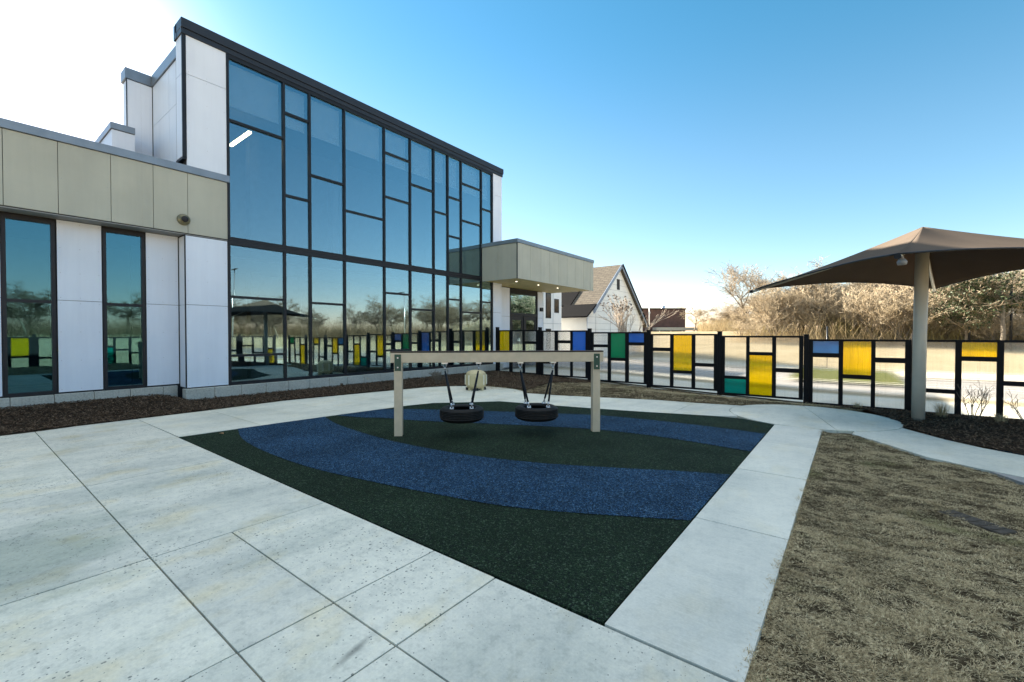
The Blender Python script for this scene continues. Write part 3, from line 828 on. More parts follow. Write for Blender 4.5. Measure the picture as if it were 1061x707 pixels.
# ---- beige fascia of the single storey wing
FJ = [-9,-7.4,-5.9,-4.4,-2.9,-1.5,-.75,-.03,.69,1.42,2.22,2.95,3.61,4.50]
fas = clad('beige_fascia', [(FJ[i],FJ[i+1],4.05,5.50) for i in range(len(FJ)-1)], M['beige'], 'x', XF)
m = MB(); m.box(-24, XF-.031, -9.02, 4.49, 4.45, 5.52); m.box(XF-.10, XF-.032, -9, 4.49, 4.03, 4.46); m.build('fascia_core', M['gap'], bld)
m = MB(); m.box(XF-.45, XF+.035, -9.05, 4.515, 5.505, 5.68); m.build('fascia_cap', M['coping_blue'], bld, bevel=.006)
m = MB(); m.box(XR-.03, XF-.11, -9, 3.55, 4.025, 4.06); m.box(XF-.1, XF, -9, 4.49, 4.012, 4.032); m.build('soffit', M['grey_soffit'], bld)
# ---- copings of the tall block
m = MB()
m.box(XF-.4, XF+.06, 3.50, 15.70, 8.93, 9.16); m.box(XF-.5, XF+.03, 3.505, 15.68, 8.80, 8.932)
m.box(XF-.52, XF-.3, 3.50, 3.9, 8.80, 9.15)
m.build('coping', M['coping_dark'], bld, bevel=.006)
m = MB()
m.box(-15.56, -13.22, 3.585, 4.0, 8.53, 8.82); m.box(-16.0, -15.515, 3.03, 3.584, 8.53, 8.82)
m.box(-22.9, -14.66, 2.57, 3.05, 6.765, 6.93)
m.build('coping', M['coping_blue'], bld, bevel=.006)
# ---- wall light on the fascia
lt = MB(); lt.lathe([(.135,-.005),(.135,.03),(.115,.05),(.09,.052),(.075,.10),(.05,.13),(.0005,.135)], 24, (XF, 3.52, 4.36), axis='x')
wl = lt.build('wall_light', M['wall_bronze'], bld)
lt = MB(); lt.lathe([(.072,.108),(.070,.122),(.052,.136),(.0005,.14)], 20, (XF, 3.52, 4.36), axis='x'); lt.build('lens', M['gap'], wl)
# ---- plinth of concrete blocks
m = MB()
y = 3.50
while y < 15.55:
    e = min(y+.61, 15.66); m.box(XF-.15, XF+.09, y+.004, e-.004, -.4, .285+random.uniform(-.003,.003)); y = e
y = -9
while y < 3.45:
    e = min(y+.61, 3.49); m.box(XR-.15, XR+.07, y+.004, e-.004, -.3, .35+random.uniform(-.003,.003)); y = e
m.build('plinth', M['concrete_block'], bld, bevel=.008)

# ---- curtain wall
UM = [4.49, 5.90, 6.645, 7.765, 9.26, 10.38, 11.515, 12.255, 13.005, 14.245, 14.96]
UT = [[7.13],[7.875,5.555],[6.335],[5.54],[7.865,6.355],[7.08],[6.35],[7.09,5.54],[7.83,6.31],[7.065]]
LT = [[2.585,1.055],[],[2.55],[],[3.05,1.055],[2.535],[],[3.02],[2.535],[3.03]]
cw = MB(); W = .03
x0, x1 = XF-.11, XF+.015
for yy in UM: cw.box(x0, x1, yy-W, yy+W, .29, 8.80)
cw.box(x0, x1+.012, 4.47, 14.98, 3.93, 4.01); cw.box(x0, x1+.004, 4.47, 14.98, 4.012, 4.055); cw.box(x0, x1+.012, 4.47, 14.98, 4.057, 4.125)
cw.box(x0, x1-.003, 4.47, 14.98, .285, .37); cw.box(x0, x1-.003, 4.47, 14.98, 8.70, 8.80)
for i in range(10):
    a, b = UM[i]+W, UM[i+1]-W
    for z in UT[i] + LT[i]: cw.box(x0, x1-.004, a, b, z-.032, z+.032)
frame = cw.build('curtain_wall_frame', M['frame'], bld)
for i in range(10):
    a, b = UM[i]+W-.005, UM[i+1]-W+.005
    for lo, hi, ts in ((4.12, 8.71, UT[i]), (.36, 3.94, LT[i])):
        zs = [lo] + sorted(ts) + [hi]
        for k in range(len(zs)-1):
            # panes sit a hair out of true, like real glazing
            t1, t2 = random.uniform(-.004,.004), random.uniform(-.004,.004)
            q = MB(); zc, zd = zs[k]+.02, zs[k+1]-.02
            vs = []
            for xx in (-.016, .0):
                vs += [(XF-.035+xx, a, zc), (XF-.035+xx+t1, b, zc), (XF-.035+xx+t1+t2, b, zd), (XF-.035+xx+t2, a, zd)]
            q.add(vs, [(3,2,1,0),(4,5,6,7),(0,1,5,4),(1,2,6,5),(2,3,7,6),(3,0,4,7)])
            q.build('glass_pane', M['glass'], frame)
    bl = MB(); bl.box(XF-.24, XF-.232, a+.02, b-.02, 7.60, 8.69); bl.tube([(XF-.236,a+.02,7.60),(XF-.236,b-.02,7.60)], .013, 6)
    bl.build('roller_blind', M['blind'], bld)
# ---- tall windows of the wing
for a0 in (-.79, .68, 2.155):
    f = MB(); a1 = a0+.735; xx0, xx1 = XR-.13, XR+.012
    for aa in (a0, a1-.06): f.box(xx0, xx1, aa, aa+.06, .36, 3.99)
    for z0, z1 in ((.36,.43),(2.25,2.315),(3.90,3.99)): f.box(xx0, xx1-.003, a0+.06, a1-.06, z0, z1)
    fo = f.build('window', M['frame'], bld)
    for z0, z1 in ((.42,2.26),(2.305,3.91)):
        t1 = random.uniform(-.002,.002); q = MB()
        vs = []
        for xx in (-.05, -.036):
            vs += [(XR+xx, a0+.055, z0), (XR+xx+t1, a1-.055, z0), (XR+xx+t1, a1-.055, z1), (XR+xx, a0+.055, z1)]
        q.add(vs, [(3,2,1,0),(4,5,6,7),(0,1,5,4),(1,2,6,5),(2,3,7,6),(3,0,4,7)])
        q.build('glass_pane', M['glass_wing'], fo)
# ---- entrance canopy
XC, YC0, YC1 = -10.76, 14.25, 20.9
cn = MB(); cn.box(XF-.6, XC-.03, YC0+.03, YC1-.03, 3.98, 5.34)
can = cn.build('entrance_canopy', M['gap'], bld)
clad('beige_cladding', [(YC0,15.16,3.90,5.36),(15.16,15.97,3.90,5.36),(15.97,16.67,3.90,5.36),(16.67,17.41,3.90,5.36),(17.41,18.2,3.90,5.36),(18.2,19.04,3.90,5.36),(19.04,19.81,3.90,5.36),(19.81,20.55,3.90,5.36),(20.55,20.9,3.90,5.36)], M['beige'], 'x', XC, parent=can, screws=False)
clad('beige_cladding', [(XF+.03,-11.78,3.90,5.36),(-11.78,XC-.032,3.90,5.36)], M['beige'], 'y', YC0, parent=can, screws=False)
m = MB(); m.box(XC-.03, XC+.006, YC0-.012, YC0+.02, 3.89, 5.36); m.build('corner_trim', M['frame'], can)
m = MB(); m.box(XF+.02, XC+.03, YC0-.03, YC1+.03, 5.365, 5.52); m.box(-13.6, XF+.02, 15.7, YC1+.03, 5.365, 5.52); m.build('cap', M['coping_blue'], can, bevel=.006)
m = MB(); m.box(XF+.02, XC-.04, YC0+.04, YC1-.04, 3.93, 3.978); m.box(-13.35, XF+.02, 15.68, YC1-.04, 3.93, 3.978); m.build('soffit', M['soffit'], can)
for xx, yy in ((-11.6,15.3),(-11.6,17.0),(-11.6,18.7)):
    m = MB(); m.lathe([(.045,-.004),(.04,-.006),(.0005,-.005)], 16, (xx,yy,3.93)); m.build('downlight', M['lit_small'], can)
# ---- entrance doors
dm = MB(); DX = -13.33
for aa in (17.0, 19.34): dm.box(DX-.1, DX+.03, aa, aa+.08, 0, 3.78)
dm.box(DX-.1, DX+.028, 17.08, 19.34, 3.64, 3.78); dm.box(DX-.1, DX+.028, 17.08, 19.34, 2.56, 2.70); dm.box(DX-.1, DX+.026, 18.17, 18.25, .02, 2.56)
dr = dm.build('entrance_door', M['frame'], bld)
q = MB(); q.box(DX-.03, DX-.015, 17.08, 19.34, 2.70, 3.64); q.build('glass_pane', M['glass'], dr)
for a0, a1 in ((17.08,18.17),(18.25,19.34)):
    l = MB(); l.box(DX-.05, DX, a0+.01, a0+.17, .03, 2.55); l.box(DX-.05, DX, a1-.17, a1-.01, .03, 2.55); l.box(DX-.05, DX-.002, a0+.17, a1-.17, 2.34, 2.55); l.box(DX-.05, DX-.002, a0+.17, a1-.17, .03, .35)
    lf = l.build('door_leaf', M['frame'], dr)
    q = MB(); q.box(DX-.03, DX-.018, a0+.17, a1-.17, .35, 2.34); q.build('glass_pane', M['glass'], lf)
m = MB(); m.box(-13.3, -13.2, 19.62, 19.84, 2.86, 3.06); m.build('wall_light', M['frame'], bld)

# ------------------------------------------------------------------ neighbouring white block and gabled house
blk = thing('white_annex', 'white flat roofed annex with narrow dark windows behind the entrance canopy', 'building', (-18, 23.5, 0))
m = MB(); m.box(-26, -16, 20.96, 26.3, -.3, 4.9); m.build('wall', M['house_white'], blk)
m = MB(); m.box(-26.1, -15.95, 20.9, 26.36, 4.9, 5.05); m.build('coping', M['coping_dark'], blk)
m = MB()
for y in (22.2, 24.0, 25.2): m.box(-16, -15.988, y-.01, y+.01, 0, 4.9)
m.box(-16, -15.987, 20.96, 26.3, 2.35, 2.365); m.build('board_joint', M['coping_blue'], blk)
for y0, y1, z0, z1 in ((24.3,24.95,2.7,4.4),(24.3,24.95,.6,2.0),(25.35,25.95,3.1,4.05),(25.3,26.0,.5,1.85)):
    m = MB(); m.box(-16.04, -15.985, y0, y1, z0, z1); w = m.build('window', M['frame'], blk)
    m = MB(); m.box(-16.0, -15.975, y0+.06, y1-.06, z0+.06, z1-.06); m.build('pane', M['house_glass'], w)

hs = thing('gabled_house', 'white gabled hall with brown shingle roof and black metal lower roof', 'house', (-22, 33.5, 0))
GX, HY0, HY1, RY, ez, pz = -15.0, 28.15, 38.75, 33.5, 3.0, 7.3
m = MB()
prof = [(HY0,-.6),(HY1,-.6),(HY1,ez-.15),(RY,pz-.2),(HY0,ez)]
m.add([(GX,y,z) for y,z in prof]+[(-32,y,z) for y,z in prof], [(0,1,2,3,4),(9,8,7,6,5)]+[(i,(i+1)%5+0,(i+1)%5+5,i+5) for i in range(5)])
wall = m.build('wall', M['house_white'], hs, fixn=True)
m = MB()
for z in np.arange(.2, 7.0, .45): 
    hw0 = HY0 if z < ez else HY0+(z-ez)/(pz-.2-ez)*(RY-HY0); hw1 = HY1 if z < ez-.15 else HY1-(z-ez+.15)/(pz-.05-ez)*(HY1-RY)
    m.box(GX, GX+.012, hw0+.05, hw1-.05, z, z+.012)
for y in (29.5, 32.0, 36.0): m.box(GX, GX+.013, y, y+.02, 0, 3.4)
m.build('board_joint', M['coping_blue'], wall)
def roof_slab(y0, z0, y1, z1, xa, xb, th, mat, name, par):
    n = Vector((0, -(z1-z0), (y1-y0))).normalized()*th
    if n.z < 0: n = -n
    q = MB(); A = [(xa,y0,z0),(xb,y0,z0),(xb,y1,z1),(xa,y1,z1)]
    q.add(A + [(a[0],a[1]+n.y,a[2]+n.z) for a in A], [(0,1,2,3),(4,5,6,7),(0,1,5,4),(1,2,6,5),(2,3,7,6),(3,0,4,7)])
    return q.build(name, mat, par, fixn=True)
s1 = (pz-ez)/(RY-HY0); s2 = (pz-ez+.15)/(RY-HY1)
rf = roof_slab(HY0+.75, ez+.75*s1-.17, RY, pz-.17, -32, GX+.3, .16, M['shingle'], 'roof', hs)
roof_slab(RY, pz-.17, HY1+.5, ez-.15+.5*s2-.17, -32, GX+.3, .16, M['shingle'], 'roof', hs)
roof_slab(HY0-.55, ez-.18, HY0+.95, ez+.95*s1+.02, -17.4, GX+.32, .1, M['black_roof'], 'lower_roof', hs)
roof_slab(HY0+.9, ez+.9*s1+.04, HY0+2.5, ez+2.5*s1+.04, -18.6, -16.9, .08, M['black_roof'], 'lower_roof', hs)
m = MB()
m.bar((GX+.32,HY0+.4,ez+.4*s1-.10), (GX+.32,RY,pz-.10), .05, .26); m.bar((GX+.32,RY,pz-.10), (GX+.32,HY1+.5,ez-.15+.5*s2-.10), .05, .26)
m.build('barge_board', M['trim_blue'], hs)
m = MB(); m.bar((GX+.36,RY+.05,pz-.02), (GX+.36,HY1+.52,ez-.15+.5*s2-.0), .05, .16); m.build('roof_edge', M['black_roof'], hs)
m = MB(); m.box(GX-.02, GX+.03, 33.2, 33.7, 5.25, 6.1); m.build('louvre', M['gap'], hs)
m = MB(); m.prism([(-15.02,36.2),(-14.98,36.2),(-14.98,38.4),(-15.02,38.4)], -.5, 1.9); m.build('plum_wall', M['purple'], hs)
m = MB(); m.tube([(GX+.1,HY0-.15,ez-.2),(GX+.1,HY0-.15,-.3)], .05, 8); m.build('downpipe', M['white_metal'], hs)

bb = thing('brick_building', 'flat roofed brown brick building far away beyond the gabled hall', 'building', (-30, 84, 0))
d = Vector((6.4, 5.0, 0)).normalized(); nn = Vector((-d.y, d.x, 0))
p0 = Vector((-33.5, 75.3, 0)); p1 = Vector((-24.0, 82.7, 0))
poly = [(p0.x,p0.y),(p1.x,p1.y),((p1+nn*14).x,(p1+nn*14).y),((p0+nn*14).x,(p0+nn*14).y)]
m = MB(); m.prism(poly, 0, 6.2); m.build('wall', M['brick'], bb)
m = MB(); m.prism(offset_poly(poly, -.12), 6.2, 6.45); m.build('coping', M['brown_cap'], bb)
q0 = p0 + d*6 - nn*2.5; q1 = p1 + d*4 - nn*2.5
m = MB(); m.prism([(q0.x,q0.y),(q1.x,q1.y),((q1+nn*2.3).x,(q1+nn*2.3).y),((q0+nn*2.3).x,(q0+nn*2.3).y)], 2.35, 2.9); m.build('porch_roof', M['pole_paint'], bb)
for k in range(5):
    c = q0.lerp(q1, (k+.3)/5) + nn*.3
    m = MB(); m.tube([(c.x,c.y,0),(c.x,c.y,2.4)], .09, 8); m.build('porch_post', M['white_metal'], bb)
m = MB(); m.lathe([(.35,0),(.35,.5),(.2,.6),(.001,.6)], 10, tuple(p0.lerp(p1,.72)+nn*2+Vector((0,0,6.44)))); m.build('roof_vent', M['steel'], bb)

# ------------------------------------------------------------------ fence
def fence_groups(name, label, groups, axis_, at):
    f = thing(name, label, 'fence', (groups[0][0][0], at, 0) if axis_ == 'x' else (at, groups[0][0][0], 0))
    def bx(m, a0, a1, d0, d1, z0, z1):
        if axis_ == 'x': m.box(a0, a1, at+d0, at+d1, z0, z1)
        else: m.box(at+d0, at+d1, a0, a1, z0, z1)
    for gi, (pst, top, bot, cols) in enumerate(groups):
        m = MB(); c = (pst[0]+pst[1])/2
        bx(m, c-.06, c+.06, -.06, .06, bot-.35, top+.12); bx(m, c-.066, c+.066, -.066, .066, top+.12, top+.14)
        m.build('post', M['black_metal'], f, bevel=.004)
        a0 = pst[1] if pst[1]-c > .06 else c+.06
        nxt = groups[gi+1][0] if gi+1 < len(groups) else None
        a1 = nxt[0] if nxt else cols[-1][1]+.08
        m = MB()
        bx(m, c+.062, a1+(0.08 if nxt else 0), -.03, .03, top-.055, top); bx(m, c+.062, a1+(.08 if nxt else 0), -.031, .031, bot, bot+.055)
        # uprights: everything between the panes
        edges = [c+.062] + [e for cc_ in cols for e in (cc_[0], cc_[1])] + [a1+(.08 if nxt else .0)]
        for k in range(0, len(edges), 2): bx(m, edges[k], edges[k+1], -.029, .029, bot+.055, top-.055)
        for b0, b1, panes in cols:
            for k in range(len(panes)-1):
                bx(m, b0, b1, -.027, .027, panes[k+1][1], panes[k][0])
        fr = m.build('panel_frame', M['black_metal'], f)
        for b0, b1, panes in cols:
            for zb, zt_, colr in [(p[0], p[1], p[2]) for p in panes]:
                pass
        for b0, b1, panes in cols:
            for k, p in enumerate(panes):
                hi = top-.05 if k == 0 else p[1]; lo = bot+.05 if k == len(panes)-1 else p[0]
                q = MB(); bx(q, b0-.004, b1+.004, -.008, .008, lo-.004, hi+.004)
                q.build('pane', M[p[2]], fr)
    c = cols[-1][1]+.14
    m = MB(); bx(m, c-.06, c+.06, -.06, .06, bot-.35, top+.12); m.build('post', M['black_metal'], f)
    return f
# panes listed from the top: (bottom z, top z, colour)
C_, Y_, B_, G_, T_, S_ = 'clear', 'yellow', 'blue', 'green', 'teal', 'skyblue'
G = [
 ((-12.56,-12.30), 1.80, -.05, [(-12.30,-11.75,[(.88,1.75,Y_),(.03,.76,C_)]), (-11.59,-11.03,[(.03,1.74,C_)]), (-10.92,-10.34,[(1.32,1.75,C_),(.02,1.21,C_)])]),
 ((-10.31,-9.99), 1.77, -.07, [(-9.99,-9.43,[(.54,1.72,C_),(.01,.42,C_)]), (-9.29,-8.71,[(1.38,1.71,C_),(-.01,1.26,C_)]), (-8.61,-8.04,[(.70,1.71,B_),(-.01,.60,C_)])]),
 ((-8.02,-7.73), 1.70, -.14, [(-7.71,-7.12,[(1.24,1.64,C_),(-.1,1.13,C_)]), (-7.0,-6.44,[(.76,1.66,G_),(-.09,.65,C_)]), (-6.31,-5.75,[(1.33,1.63,B_),(-.1,1.22,C_)])]),
 ((-5.73,-5.43), 1.63, -.19, [(-5.43,-4.84,[(1.16,1.57,C_),(-.12,1.04,C_)]), (-4.73,-4.14,[(.41,1.58,Y_),(-.12,.31,C_)]), (-4.03,-3.46,[(.68,1.57,C_),(-.13,.57,C_)])]),
 ((-3.44,-3.14), 1.57, -.27, [(-3.14,-2.54,[(.32,1.51,C_),(-.21,.23,T_)]), (-2.45,-1.85,[(1.08,1.51,C_),(-.2,.98,Y_)]), (-1.75,-1.18,[(.62,1.5,C_),(-.22,.50,C_)])]),
 ((-1.16,-.86), 1.475, -.36, [(-.85,-.27,[(1.09,1.41,S_),(-.3,.97,C_)]), (-.17,.42,[(.52,1.41,Y_),(-.28,.41,C_)]), (.51,1.09,[(1.0,1.4,C_),(-.3,.87,C_)])]),
 ((1.13,1.42), 1.475, -.38, [(1.44,2.0,[(.26,1.41,C_),(-.31,.16,C_)]), (2.11,2.69,[(1.08,1.42,Y_),(-.3,.97,C_)]), (2.8,3.38,[(.53,1.4,C_),(-.29,.42,C_)])]),
 ((3.42,3.71), 1.475, -.38, [(3.73,4.3,[(1.0,1.4,C_),(-.3,.9,Y_)]), (4.4,4.98,[(.3,1.4,C_),(-.3,.2,C_)]), (5.08,5.66,[(1.05,1.4,G_),(-.3,.95,C_)])]),
]
fence_groups('panel_fence', 'black framed fence of clear, yellow, blue and green sheets beyond the swings', G, 'x', 15.0)
H = []
pal = [C_,C_,C_,C_,Y_,C_,C_,B_,C_,C_,Y_,C_,G_,C_,C_,T_,C_]
rr = random.Random(5)
yy = -9.0
while yy < 14.0:
    cols = []
    for k in range(3):
        a = yy+.28+k*.69; z = rr.uniform(.3,1.15)
        cols.append((a, a+.57, [(z+.1,1.41,rr.choice(pal)),(-.3,z,rr.choice(pal))]))
    H.append(((yy-.02,yy+.26), 1.475, -.38, cols)); yy += 2.3
fence_groups('panel_fence', 'black framed fence of coloured sheets facing the glass front, seen mirrored in the windows', H, 'y', 6.3)

# ------------------------------------------------------------------ swing frame and tyre swings
e = Vector((.726,.688,0)); pr = Vector((-.688,.726,0)); rzs = math.atan2(e.y, e.x)
PL = Vector((-5.69,4.40,0)); PR_ = Vector((-3.36,6.61,0))
mid = (PL+PR_)/2
sw = thing('swing_frame', 'low tan swing frame of two square posts and a beam with green corner plates', 'swing frame', mid)
def obox(m, c, a, b, h0, h1, mi=0):           # box along the swing axis: half length a, half width b
    vs = [c+e*sx*a+pr*sy*b+Vector((0,0,h)) for h in (h0,h1) for sx,sy in ((-1,-1),(1,-1),(1,1),(-1,1))]
    m.add(vs, [(3,2,1,0),(4,5,6,7),(0,1,5,4),(1,2,6,5),(2,3,7,6),(3,0,4,7)], mi)
for p in (PL, PR_):
    m = MB(); obox(m, p, .062, .062, -.1, 1.155); po = m.build('post', M['tan'], sw, bevel=.008, seg=2)
m = MB(); obox(m, mid, 1.72, .066, 1.157, 1.315); m.build('beam', M['tan'], sw, bevel=.008, seg=2)
m = MB(); obox(m, mid, 1.722, .070, 1.3155, 1.34); m.build('beam_cap', M['brown_cap'], sw, bevel=.006)
for p in (PL, PR_):
    m = MB(); obox(m, p-pr*.072, .05, .004, 1.03, 1.29); g = m.build('corner_plate', M['green_plate'], sw, bevel=.003)
    for z in (1.085, 1.235):
        m = MB(); c = p-pr*.077
        m.tube([c+Vector((0,0,z)), c-pr*.01+Vector((0,0,z))], .012, 8); m.build('bolt', M['steel'], g)
hang = [.73, 1.27, 1.95, 2.49]
for t in hang:
    c = PL + e*t
    m = MB(); obox(m, c, .045, .05, 1.135, 1.156); m.tube([c+e*.03+Vector((0,0,1.135)), c+e*.02+Vector((0,0,1.085)), c-e*.02+Vector((0,0,1.085)), c-e*.03+Vector((0,0,1.135))], .009, 6)
    m.tube([c+Vector((0,0,1.09)), c+Vector((0,0,1.03))], .014, 8)
    m.build('hanger', M['steel'], sw)
def tyre_swing(t0, t1, label):
    c = PL + e*((t0+t1)/2)
    tw = thing('tire_swing', label, 'tire swing', (c.x, c.y, .22), 0, 'tire swings hanging from the tan frame')
    m = MB(); RO, RI, zc, hh = .355, .20, .33, .108
    prof = []
    # tread, shoulder, sidewall, bead, inner hollow
    for r, h in ((RI,-.075),(RI+.035,-.098),(RI+.09,-hh),(RO-.035,-hh+.012),(RO-.010,-hh+.035),(RO,-.055)): prof.append((r,h))
    for k in range(5):
        z = -.05+k*.025
        prof += [(RO,z-.010),(RO,z+.006),(RO-.008,z+.008),(RO-.008,z+.0145)]
    for r, h in ((RO,.062),(RO-.010,hh-.035),(RO-.035,hh-.012),(RI+.09,hh),(RI+.035,.098),(RI,.075),(RI+.02,.06),(RO-.05,.07),(RO-.025,.03),(RO-.025,-.03),(RO-.05,-.07),(RI+.02,-.06),(RI,-.075)): prof.append((r,h))
    m.lathe(prof, 56, (c.x,c.y,zc))
    m.build('tyre', M['tyre'], tw, fixn=True)
    for s, t in ((-1,t0),(1,t1)):
        h = PL + e*t + Vector((0,0,1.03))
        for q in (-1, 1):
            b = c + e*s*.155 + pr*q*.20 + Vector((0,0,.47))
            d = (b-h)
            m = MB(); m.tube([h+d*.03, h+d*.14], .012, 6); m.tube([h+d*.10, h+d*.90], .0155, 8); st = m.build('strap', M['strap'], tw)
            m = MB(); k0 = h+d*.88
            m.tube([k0, b], .014, 6); m.tube([b+e*.02, b+e*.02-Vector((0,0,.05)), b-e*.02-Vector((0,0,.05)), b-e*.02], .010, 6)
            m.lathe([(.0005,.0),(.035,.0),(.035,.008),(.0005,.010)], 12, (b.x,b.y,zc+hh+.0))
            m.build('shackle', M['steel'], st)
    return tw
tyre_swing(.73, 1.27, 'black tire swing hanging nearer the left post, in front of the cream drum')
tyre_swing(1.95, 2.49, 'black tire swing hanging nearer the right post, in front of the fence')

# ------------------------------------------------------------------ cream drum on the round pad
dc = (-8.62, 9.42, 0)
dr_ = thing('drum', 'cream plastic drum with domed top and upright ribs standing on the round concrete pad', 'drum', dc)
m = MB(); n = 8
prof = [(.02,.06),(.25,.06),(.285,.12),(.30,.20),(.30,.42),(.28,.49),(.22,.545),(.12,.575),(.0,.58)]
m.lathe(prof, 8, dc, smooth=False); m.build('body', M['drum'], dr_, bevel=.02, seg=2, fixn=True)
for k in range(8):
    a = 2*math.pi*(k)/8 + .0; ca, sa = math.cos(a), math.sin(a)
    m = MB(); r = .302
    m.bar((dc[0]+ca*r,dc[1]+sa*r,.16), (dc[0]+ca*r,dc[1]+sa*r,.44), .035, .03); m.build('rib', M['drum_slot'], dr_, bevel=.006)
    m = MB(); r = .24
    m.bar((dc[0]+ca*r,dc[1]+sa*r,.0), (dc[0]+ca*r,dc[1]+sa*r,.075), .09, .07); m.build('foot', M['dark_rubber'] if k % 2 else M['drum'], dr_)

# ------------------------------------------------------------------ shade umbrella
pc = Vector((1.03, 11.22, 0)); 
Lc, Nc, Rc, Fc = Vector((-1.84,11.98,2.70)), Vector((.50,7.94,2.70)), Vector((3.90,10.48,2.70)), Vector((1.56,14.49,2.70))
pk = Vector((1.04, 11.2, 3.62))
um = thing('shade_umbrella', 'large brown fabric shade umbrella on a cream pole in the mulch by the fence', 'umbrella', (pc.x, pc.y, 0))
m = MB(); m.tube([(pc.x-.02,pc.y,-.2),(pc.x-.01,pc.y,1.5),(pk.x,pk.y,3.45)], [.098,.1,.1], 24); m.build('pole', M['pole_paint'], um)
m = MB(); n = 24; nv = 14
cs = [Lc, Nc, Rc, Fc]
for i in range(4):
    A, B = cs[i], cs[(i+1) % 4]; base = len(m.v); vs = []; fs = []
    for j in range(nv+1):
        v = j/nv
        for k in range(n+1):
            u = k/n; h = A.lerp(B, u); s = 4*u*(1-u)
            ctr = Vector((pk.x, pk.y, 2.7)); h = h + (ctr-h).normalized()*.30*s + Vector((0,0,.13*s))
            p = pk.lerp(h, v); p.z -= .05*4*v*(1-v)*(1 + .6*s)
            vs.append(p)
    for j in range(nv):
        for k in range(n):
            a = j*(n+1)+k
            fs.append((a, a+n+1, a+n+2, a+1))
    m.add(vs, fs, 0, True)
cano = m.build('canopy', M['fabric'], um)
sd = cano.modifiers.new('cloth_thickness', 'SOLIDIFY'); sd.thickness = .006
m = MB()
for i in range(4):
    A, B = cs[i], cs[(i+1) % 4]; pts = []
    for k in range(n+1):
        u = k/n; h = A.lerp(B, u); s = 4*u*(1-u); ctr = Vector((pk.x,pk.y,2.7))
        pts.append(h + (ctr-h).normalized()*.30*s + Vector((0,0,.13*s)))
    m.tube(pts, .014, 6)
m.build('hem', M['strap'], cano)
for A in cs:
    top = Vector((pk.x, pk.y, 3.48)); dd = A - top; end = A + Vector((dd.x,dd.y,0)).normalized()*.05 - Vector((0,0,.045))
    m = MB(); m.tube([top, top.lerp(end,.5)+Vector((0,0,-.045)), end], .03, 10); m.build('rafter', M['pole_paint'], um)
    m = MB(); m.tube([end, end + Vector((dd.x,dd.y,-.25)).normalized()*.07], .038, 10); m.build('rafter_cap', M['strap'], um)
fl = Nc + Vector((.05, .22, -.06))
m = MB(); m.tube([fl+Vector((0,0,.08)), fl], .02, 8); m.lathe([(.001,-.07),(.05,-.066),(.058,-.024),(.04,.01),(.024,.024),(.001,.024)], 16, tuple(fl)); m.build('floodlight', M['lamp_grey'], um)

# ------------------------------------------------------------------ trees and shrubs
def grow_tree(seed, height, trunk_r, levels, spread, nbr, stems=1, droop=0.0, taper=.62, lean_=.35):
    """list of (p, q, r0, r1, depth) segments of a bare tree"""
    r = random.Random(seed); segs = []
    def branch(p, d, length, rad, lev):
        steps = 4 if lev <= 1 else 3
        for s in range(steps):
            d2 = (d + Vector((r.gauss(0,.16), r.gauss(0,.16), r.gauss(.03,.08) - droop*lev*.03))).normalized()
            q = p + d2*(length/steps); r1 = rad*(1-.5/steps*(1 if lev else .7))
            segs.append((p, q, rad, r1, lev))
            if lev < levels and (s >= 1 or lev > 0):
                k = nbr if s < steps-1 else nbr+1
                for _ in range(k):
                    if r.random() < .88:
                        ax = Vector((r.gauss(0,1), r.gauss(0,1), r.gauss(0,.35))).normalized()
                        nd = (d2*(1-spread*.55) + ax*spread).normalized()
                        nd.z += .12
                        branch(q, nd.normalized(), length*taper*r.uniform(.7,1.15), r1*r.uniform(.45,.66), lev+1)
            p, d, rad = q, d2, r1
    for s in range(stems):
        a = 2*math.pi*s/max(1,stems) + r.uniform(-.4,.4)
        lean = Vector((math.cos(a)*lean_, math.sin(a)*lean_, 1)).normalized() if stems > 1 else Vector((r.gauss(0,.05), r.gauss(0,.05), 1)).normalized()
        branch(Vector((math.cos(a)*.05*(stems>1), math.sin(a)*.05*(stems>1), 0)), lean, height*.45, trunk_r, 0)
    zmax = max(q.z for _, q, *_ in segs); k = height/zmax
    return [(p*k, q*k, a*1.0, b*1.0, l) for p, q, a, b, l in segs]
def segs_mesh(name, segs, mat, parent, sides, minr):
    P = np.array([s[0] for s in segs]); Q = np.array([s[1] for s in segs])
    r0 = np.maximum(np.array([s[2] for s in segs]), minr); r1 = np.maximum(np.array([s[3] for s in segs]), minr*.8)
    D = Q-P; D /= np.linalg.norm(D, axis=1, keepdims=True)+1e-9
    A = np.cross(D, np.where(np.abs(D[:,2:3]) > .9, np.array([[1.,0,0]]), np.array([[0,0,1.]]))); A /= np.linalg.norm(A, axis=1, keepdims=True)+1e-9
    B = np.cross(D, A); V = []
    for c, rad in ((P, r0), (Q, r1)):
        for k in range(sides):
            t = 2*np.pi*k/sides; V.append(c + (A*np.cos(t)+B*np.sin(t))*rad[:,None])
    V = np.stack(V, 1); n = len(segs); b = (np.arange(n)*2*sides)[:,None]
    F = np.concatenate([np.stack([b[:,0]+k, b[:,0]+(k+1)%sides, b[:,0]+sides+(k+1)%sides, b[:,0]+sides+k], 1) for k in range(sides)])
    off = np.array(parent.location)
    return np_mesh(name, V.reshape(-1,3)+off, F, mat, parent=parent)
